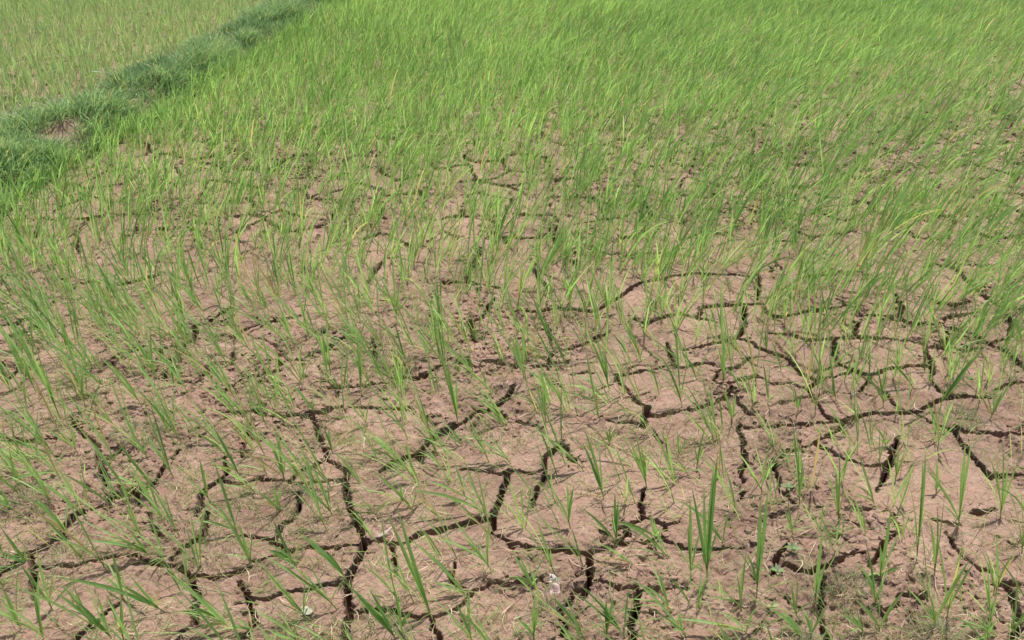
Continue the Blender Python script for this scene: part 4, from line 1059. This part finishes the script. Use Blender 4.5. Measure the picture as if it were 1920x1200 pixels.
for (r, c), ds in cells.items():
    ds.sort(key=lambda q: q['u'])
    for i, d in enumerate(ds):
        size = 'tall' if d['h'] > 0.19 else ('short' if d['h'] < 0.11 else 'middling')
        ln = 'leaning left' if d['dx'] < -0.2 else ('leaning right' if d['dx'] > 0.2 else 'upright')
        if len(ds) == 1: pos = 'alone'
        elif i == 0: pos = 'leftmost'
        elif i == len(ds) - 1: pos = 'rightmost'
        else: pos = ORD[min(i, 19)] + ' from left'
        d['o']['label'] = '%s rice seedling %s, %s %s, %s' % (size, ln, pos, ROWS[r][1], COLS[c][1])
        d['o']['category'] = 'rice seedling'
        d['o']['group'] = 'rice seedlings standing in the cracked mud'

# ---- all the other seedlings of the near paddy, joined
def build_plants(name, px, py, size, nl, mat, label, segs, wmul, lean_s=1.0, spread=0.32, zf=None, seed=1, tmean=0.5, cat='rice plants'):
    r_ = np.random.default_rng(seed)
    nleaf = r_.integers(nl[0], nl[1] + 1, len(px))
    idx, base, az, lean, bend, L = make_leaves(px, py, nleaf, size, r_, spread, lean_s, zf)
    C = bent(base, az, lean, bend, L, segs)
    wd = (0.0036 + 0.0105 * L) * r_.uniform(.6, 1.15, len(L)) * wmul[idx]
    ti = np.clip(tmean + 0.18 * r_.standard_normal(len(px))[idx] + 0.18 * r_.standard_normal(len(L)) + 0.25 * fbm(px, py, 1.2, 2, 777)[idx], 0, 0.89)
    ti = np.where(r_.random(len(ti)) < 0.03, 1.0, ti)
    V, Fq, tn, al = ribbons(C, wd, r_.normal(0, .9, len(L)), tint=ti)
    return link(name, mesh_from(name, V, Fq, mat, tn, al), kind='stuff', label=label, category=cat)
rest = ~is_single
n1 = rest & (fy < 4.6); n2 = rest & (fy >= 4.6)
build_plants('rice_seedlings', np.concatenate([fx[n1], fx[n2]]), np.concatenate([fy[n1], fy[n2]]), np.concatenate([fs[n1], fs[n2]]), (3, 6), M_RICE,
             'bright green young rice leaning right over the cracked mud behind', 6, np.ones(n1.sum() + n2.sum()), seed=3, tmean=0.55)
print('near plants', len(fx))

# ---- the far paddy beyond the bank
def dens_far(x, y):
    d = 480 * (0.75 + 0.4 * sstep(-0.5, 0.6, fbm(x, y, 0.7, 3, 640))) * np.interp(y, [4, 7, 10, 16], [0.75, 0.9, 1.3, 1.5])
    return np.where(x > bank_center(y) - 0.22, 0, d)
gx_, gy_ = scatter(4.0, 16.0, -10.5, -2.3, dens_far, 0.06)
ins = (np.abs(gx_) < (0.554 * gy_ + 0.5) * 1.10 + 0.1)
gx_, gy_ = gx_[ins], gy_[ins]
gs_ = 0.22 * (1 + 0.22 * rng.standard_normal(len(gx_))).clip(0.5, 1.5)
build_plants('far_rice', gx_, gy_, gs_, (3, 5), M_FAR, 'paler young rice standing in the paddy beyond the grassy bank', 6, np.ones(len(gx_)), lean_s=0.45, spread=0.3, seed=9, tmean=0.5)

# ---- grass on the bank
def grass_on_bank():
    r_ = np.random.default_rng(21)
    n = 85000
    y = 3.2 + (15.0 - 3.2) * r_.random(n) ** 1.25
    u = r_.uniform(-0.26, 0.32, n)
    cl = fbm(u * 1.2 + 5, y, 0.26, 3, 700)
    bare = gauss(u + bank_center(y), (y - 4.80) * .7 + 4.80, -2.76, 4.80, 0.145 + 0.05 * fbm(u, y, .1, 2, 5))
    bare2 = gauss((u + bank_center(y)) * 1.0, y, -2.88, 4.62, 0.08)
    keep_ = (r_.random(n) < sstep(-0.75, 0.1, cl) * 0.9 + 0.1) & (r_.random(n) > 1.6 * bare) & (r_.random(n) > 1.3 * bare2)
    y, u, cl = y[keep_], u[keep_], cl[keep_]
    x = bank_center(y) + u
    zb = np.maximum(bank_height(x, y), 0) - 0.01
    m = len(x)
    az = np.arctan2(-0.10 + 0.55 * r_.standard_normal(m), np.sign(u + 0.02) * 0.35 + 0.15 + 0.6 * r_.standard_normal(m))
    lean = np.abs(0.30 + 0.30 * r_.standard_normal(m)); bend = 0.9 + 0.6 * r_.random(m)
    L = (0.085 + 0.085 * sstep(-0.3, 0.5, cl)) * r_.uniform(.55, 1.35, m)
    C = bent(np.stack([x, y, zb], -1), az, lean, bend, L, 5)
    ti = np.clip(0.40 + 0.5 * cl + 0.25 * r_.standard_normal(m) + 0.3 * fbm(u + 3, y, 0.8, 2, 733), 0, 0.89)
    ti = np.where(r_.random(m) < 0.06, 1.0, ti)
    V, Fq, tn, al = ribbons(C, r_.uniform(.0032, .0068, m), r_.normal(0, .9, m), tint=ti)
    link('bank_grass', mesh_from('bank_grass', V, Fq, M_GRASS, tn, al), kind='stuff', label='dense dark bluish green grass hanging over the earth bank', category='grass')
grass_on_bank()

# ---- fine weeds, threads and dead straw on the mud
def fine_stuff():
    r_ = np.random.default_rng(31)
    n = 36000
    y = 1.1 + (9.0 - 1.1) * r_.random(n) ** 1.7
    x = (r_.random(n) * 2 - 1) * (0.57 * y + 0.55)
    cl = fbm(x, y, 0.25, 3, 800)
    k = (r_.random(n) < (sstep(-0.15, 0.5, cl) + 0.12) * np.where(x < 0, 1.0, .75)) & (grid_at(distF, x, y) > 0.0) & (x > bank_center(y) + 0.4)
    x, y, cl = x[k], y[k], cl[k]
    nb = r_.integers(3, 7, len(x)); idx = np.repeat(np.arange(len(x)), nb); m = len(idx)
    base = np.stack([x[idx] + r_.normal(0, .006, m), y[idx] + r_.normal(0, .006, m), grid_at(Z, x, y)[idx] - .002], -1)
    C = bent(base, r_.random(m) * 6.28, np.abs(r_.normal(0.85, .35, m)), r_.uniform(-.2, 1.0, m), r_.uniform(.010, .042, m), 4)
    V, Fq, tn, al = ribbons(C, r_.uniform(.0008, .0019, m), r_.normal(0, .6, m), tint=r_.random(m))
    link('fine_weeds', mesh_from('fine_weeds', V, Fq, M_WEED, tn, al), kind='stuff', label='wispy grey green weed sprigs scattered thinly over the mud', category='weeds')
    # thin lying leaves and straw
    n = 20000
    y = 1.1 + (9.0 - 1.1) * r_.random(n) ** 1.6
    x = (r_.random(n) * 2 - 1) * (0.57 * y + 0.55)
    k = (r_.random(n) < 0.25 + 0.75 * sstep(-.1, .5, fbm(x, y, 0.3, 2, 820))) & (grid_at(distF, x, y) > 0.003) & (x > bank_center(y) + 0.4)
    x, y = x[k], y[k]; m = len(x)
    base = np.stack([x, y, grid_at(Z, x, y) + r_.uniform(.002, .007, m)], -1)
    C = bent(base, r_.random(m) * 6.28, r_.normal(1.50, .10, m), r_.normal(0, .25, m), r_.uniform(.012, .075, m), 6)
    C[..., 2] = np.maximum(C[..., 2], base[:, None, 2] - 0.001)
    curl = r_.normal(0, .012, m)[:, None] * np.sin(np.linspace(0, 3.1, 6))[None]
    C[..., 0] += curl; C[..., 1] += curl * .6
    V, Fq, tn, al = ribbons(C, r_.uniform(.0008, .0023, m), r_.normal(0, .5, m), tint=r_.random(m) ** 1.5)
    link('dry_straw', mesh_from('dry_straw', V, Fq, M_STRAW, tn, al), kind='stuff', label='thin pale dead straw lying on the mud', category='straw')
    # threadlike green leaves lying low among the seedlings
    n = 8500
    y = 1.1 + (8.0 - 1.1) * r_.random(n) ** 1.5
    x = (r_.random(n) * 2 - 1) * (0.57 * y + 0.55)
    k = (r_.random(n) < np.interp(y, [1.1, 2.2], [.55, 1.])) & (grid_at(distF, x, y) > 0.002) & (x > bank_center(y) + 0.4)
    x, y = x[k], y[k]; m = len(x)
    base = np.stack([x, y, grid_at(Z, x, y) - .002], -1)
    az = np.where(r_.random(m) < .6, r_.normal(3.3, .5, m), r_.normal(0.2, .6, m))
    C = bent(base, az, np.abs(r_.normal(0.75, .3, m)), r_.uniform(.0, .7, m), r_.uniform(.04, .17, m), 6)
    C[..., 2] = np.maximum(C[..., 2], base[:, None, 2] + .002)
    V, Fq, tn, al = ribbons(C, r_.uniform(.0011, .0025, m), r_.normal(0, .7, m), tint=np.clip(r_.normal(.8, .12, m), 0, .96))
    link('low_grass', mesh_from('low_grass', V, Fq, M_RICE, tn, al), kind='stuff', label='thin yellowish green grass blades trailing low over the mud', category='grass')
fine_stuff()

# ------------------------------------------------------------------ weed tufts that stand out
def gz(x, y): return float(grid_at(Z, np.array([x]), np.array([y]))[0])
def weed_tuft(x, y, r, n, seed, label, mat=None):
    r_ = np.random.default_rng(seed)
    a_ = r_.random(n) * 6.28; q = r * np.sqrt(r_.random(n))
    bx_, by_ = q * np.cos(a_), q * np.sin(a_) * .8
    zz = grid_at(Z, bx_ + x, by_ + y); z0 = gz(x, y)
    ok = zz > -0.02
    bx_, by_, zz, a_ = bx_[ok], by_[ok], zz[ok], a_[ok]; n = len(bx_)
    C = bent(np.stack([bx_, by_, zz - z0 - .002], -1), a_ + r_.normal(0, .8, n), np.abs(r_.normal(.7, .3, n)), r_.uniform(0, 1.0, n), r_.uniform(.018, .05, n), 4)
    V, Fq, tn, al = ribbons(C, r_.uniform(.0009, .0020, n), r_.normal(0, .6, n), tint=r_.random(n))
    o = link('weed_tuft', mesh_from('weed_tuft', V, Fq, mat or M_TUFT, tn, al), label=label, category='weed tuft', group='wispy weed tufts growing on the mud')
    o.location = (x, y, z0)
M_TUFT = leaf_material('tuft_leaf', (0.20, 0.24, 0.15), (0.38, 0.41, 0.29), (0.42, 0.40, 0.30), (0.26, 0.24, 0.16), 0.4)
TUFTS = [
    ((-1.149, 1.96), .075, 420, 'broad greyish green weed tuft at the head of a crack, lower left'),
    ((-1.33, 1.66), .060, 300, 'greyish weed tuft beside the wide crack at the lower far left'),
    ((-0.42, 2.36), .070, 320, 'greyish weed tuft by the crack just left of the centre'),
    ((-1.13, 1.46), .050, 160, 'thin weed tuft with dead straw near the left bottom crack bend'),
    ((1.42, 2.03), .060, 300, 'grey green weed tuft on the mud near the right edge'),
    ((0.82, 1.36), .045, 220, 'weed tuft with dead straw in a hollow, lower right'),
    ((0.66, 1.18), .040, 200, 'small bluish weed tuft at the bottom right of centre'),
    ((-1.55, 2.72), .080, 340, 'weed tuft on a broken clod in the left middle'),
    ((0.10, 1.30), .035, 120, 'small weed tuft above the bottom edge, centre'),
    ((0.96, 1.21), .050, 260, 'dry brownish weed tuft at the bottom, right'),
]
for i, ((x, y), r, n, lb) in enumerate(TUFTS): weed_tuft(x, y, r, n, 50 + i, lb)

# small broad-leaved herbs
def herb(x, y, s, seed, label):
    r_ = np.random.default_rng(seed)
    root = bpy.data.objects.new('herb', None); root.location = (x, y, gz(x, y)); col.objects.link(root); root.empty_display_size = .01
    root['label'] = label; root['category'] = 'small herb'; root['group'] = 'little broad-leaved herbs'
    V, Fq, tn, al = stem_mesh(np.zeros(3), np.array([0, 0, s * .6]), .0012, .0009, .5)
    link('stem', mesh_from('stem', V, Fq, M_HERB, tn, al), root)
    for k in range(6):
        a_ = k * 2.4 + r_.normal() * .2
        L = s * r_.uniform(.7, 1.1)
        C = bent(np.array([[0, 0, s * (.25 + .06 * k)]]), np.array([a_]), np.array([1.0]), np.array([.45]), np.array([L]), 8)
        V, Fq, tn, al = ribbons(C, np.array([L * .42]), np.array([0.0]), fold=True, tint=np.array([r_.random()]))
        link('leaf', mesh_from('leaf', V, Fq, M_HERB, tn, al + .25), root)
herb(0.775, 1.715, .024, 1, 'little herb with oval leaves left of the leaning seedling, lower right')
herb(0.715, 1.475, .026, 2, 'little pale herb with oval leaves by the dark crack, lower right')
herb(0.665, 1.420, .026, 3, 'little herb with oval leaves beside the broken crack edge')
herb(0.615, 1.300, .018, 4, 'tiny herb nearest the bottom edge, right of centre')

# ------------------------------------------------------------------ litter
def plain(name, stops, scale=30.0, rough=.6, trans=0.0):
    m, nt = new_mat(name)
    tc = N(nt, 'ShaderNodeTexCoord')
    c = ramp(nt, noise_n(nt, tc.outputs['Object'], scale, 4, .6), stops)
    b = N(nt, 'ShaderNodeBsdfPrincipled'); b.inputs['Roughness'].default_value = rough
    nt.links.new(c, b.inputs['Base Color'])
    o = N(nt, 'ShaderNodeOutputMaterial'); nt.links.new(b.outputs[0], o.inputs['Surface'])
    return m
M_PINK = plain('pink_plastic', [(0.35, (0.40, 0.25, 0.23)), (0.6, (0.56, 0.38, 0.37))], 25, .4)
M_WHITE = plain('white_plastic', [(0.4, (0.42, 0.37, 0.34)), (0.7, (0.60, 0.56, 0.53))], 25, .35)
M_BLACK = plain('dark_print', [(0.4, (0.05, 0.05, 0.06)), (0.7, (0.14, 0.13, 0.14))], 60, .5)
M_DEAD = plain('dead_leaf', [(0.35, (0.34, 0.26, 0.21)), (0.65, (0.52, 0.43, 0.37))], 60, .8)
M_PALE = plain('pale_leaf', [(0.35, (0.32, 0.33, 0.22)), (0.65, (0.46, 0.44, 0.33))], 60, .8)
def crumpled(name, outline, mat, parent, nz=0.004, off=(0, 0, 0), n=7, seed=1, tilt=None):
    """a thin crumpled sheet with the given outline (fan of rings), with thickness"""
    r_ = np.random.default_rng(seed)
    out = np.array(outline, float)
    # densify the outline
    o2 = []
    for i in range(len(out)):
        a_, b_ = out[i], out[(i + 1) % len(out)]
        for t in np.linspace(0, 1, 5)[:-1]: o2.append(a_ + (b_ - a_) * t)
    out = np.array(o2); c = out.mean(0); k = len(out)
    rings = np.linspace(0, 1, n)[1:]
    V = [np.array([c[0], c[1], 0])]
    for t in rings:
        for p in out: q = c + (p - c) * t; V.append(np.array([q[0], q[1], 0]))
    V = np.array(V)
    V[:, 2] = nz * (fbm(V[:, 0] + seed, V[:, 1], 0.012, 3, seed * 3) + .8 * fbm(V[:, 0], V[:, 1], 0.03, 2, seed))
    if tilt is not None: V[:, 2] += V[:, 0] * tilt[0] + V[:, 1] * tilt[1]
    T = V.copy(); Bm = V.copy(); Bm[:, 2] -= 0.0006
    nv = len(V); F_ = []
    for i in range(k):
        j = (i + 1) % k
        F_.append((0, 1 + i, 1 + j))
        for r in range(len(rings) - 1):
            a_ = 1 + r * k
            F_.append((a_ + i, a_ + k + i, a_ + k + j)); F_.append((a_ + i, a_ + k + j, a_ + j))
    top = F_; bot = [(c_ + nv, b_ + nv, a_ + nv) for a_, b_, c_ in F_]
    l0 = 1 + (len(rings) - 1) * k
    sidef = []
    for i in range(k):
        j = (i + 1) % k
        sidef += [(l0 + i, l0 + i + nv, l0 + j + nv), (l0 + i, l0 + j + nv, l0 + j)]
    me = mesh_from(name, np.concatenate([T, Bm]) + np.array(off), np.array(top + bot + sidef), mat)
    return link(name, me, parent)
wr = bpy.data.objects.new('plastic_wrapper', None); col.objects.link(wr)
wr.scale = (.85, .85, .85); wr.location = (0.105, 1.378, gz(0.098, 1.385) + .006); wr.empty_display_size = .02
wr['label'] = 'crumpled pink and white plastic scrap with dark marks beside a crack'; wr['category'] = 'plastic scrap'
crumpled('pink_film', [(-.017, -.024), (.004, -.030), (.016, -.018), (.014, .004), (-.004, .014), (-.017, .008)], M_PINK, wr, .006, seed=3, tilt=(-.1, .5))
crumpled('white_film', [(-.016, .010), (-.004, .016), (.015, .006), (.020, .010), (.000, .030), (-.013, .032)], M_WHITE, wr, .006, off=(0, 0, .0015), seed=4, tilt=(-.1, .5))
for q, (ox, oy, rr_) in enumerate([(-.009, .021, .0028), (.003, .014, .0026), (.008, .011, .0022), (-.002, .012, .0018)]):
    crumpled('dark_mark', [(ox - rr_, oy - rr_ * .6), (ox + rr_, oy - rr_ * .8), (ox + rr_ * .8, oy + rr_), (ox - rr_ * .7, oy + rr_ * .9)], M_BLACK, wr, .0005, off=(0, 0, .0045), n=3, seed=6 + q, tilt=(-.1, .5))
def litter(name, x, y, outline, mat, label, cat, tilt, seed, up=.004, z=None):
    o = crumpled(name, outline, mat, None, .004, seed=seed, tilt=tilt, n=5)
    o.location = (x, y, (gz(x, y) if z is None else z) + up); o['label'] = label; o['category'] = cat
litter('dead_leaf', -0.344, 1.556, [(-.026, -.010), (-.012, -.008), (.004, .002), (.020, .012), (.026, .010), (.010, -.006), (-.006, -.014)], M_DEAD,
       'small pinkish dead leaf lying beside the crack junction, bottom centre left', 'dead leaf', (.2, .3), 11, .009)
litter('dead_leaf', -0.488, 1.299, [(-.012, -.010), (.014, -.010), (.016, .004), (.002, .012), (-.012, .012)], M_PALE,
       'pale greenish dead leaf on the plate left of the widest crack', 'dead leaf', (.1, .25), 12, .006)
litter('dead_leaf', 1.262, 2.585, [(-.016, -.003), (.010, -.006), (.022, .003), (.008, .005), (-.010, .004)], M_DEAD,
       'tiny whitish leaf scrap on the smooth plate at middle right', 'leaf scrap', (.1, .2), 13, .006)
litter('dead_leaf', 1.135, 2.185, [(-.007, -.009), (.009, -.006), (.011, .006), (-.004, .009)], M_DEAD,
       'small flat chip of pale dry leaf at the crack corner, middle right', 'leaf scrap', (.0, .3), 14, .005)
bzv = float(bank_height(np.array([-2.58]), np.array([9.9]))[0])
litter('plastic_bag', -2.58, 9.9, [(-.05, -.03), (.03, -.05), (.06, .01), (.02, .05), (-.04, .04)], M_WHITE,
       'white scrap of plastic on the grassy bank at the top', 'plastic scrap', (.1, .6), 15, .09, z=bzv)
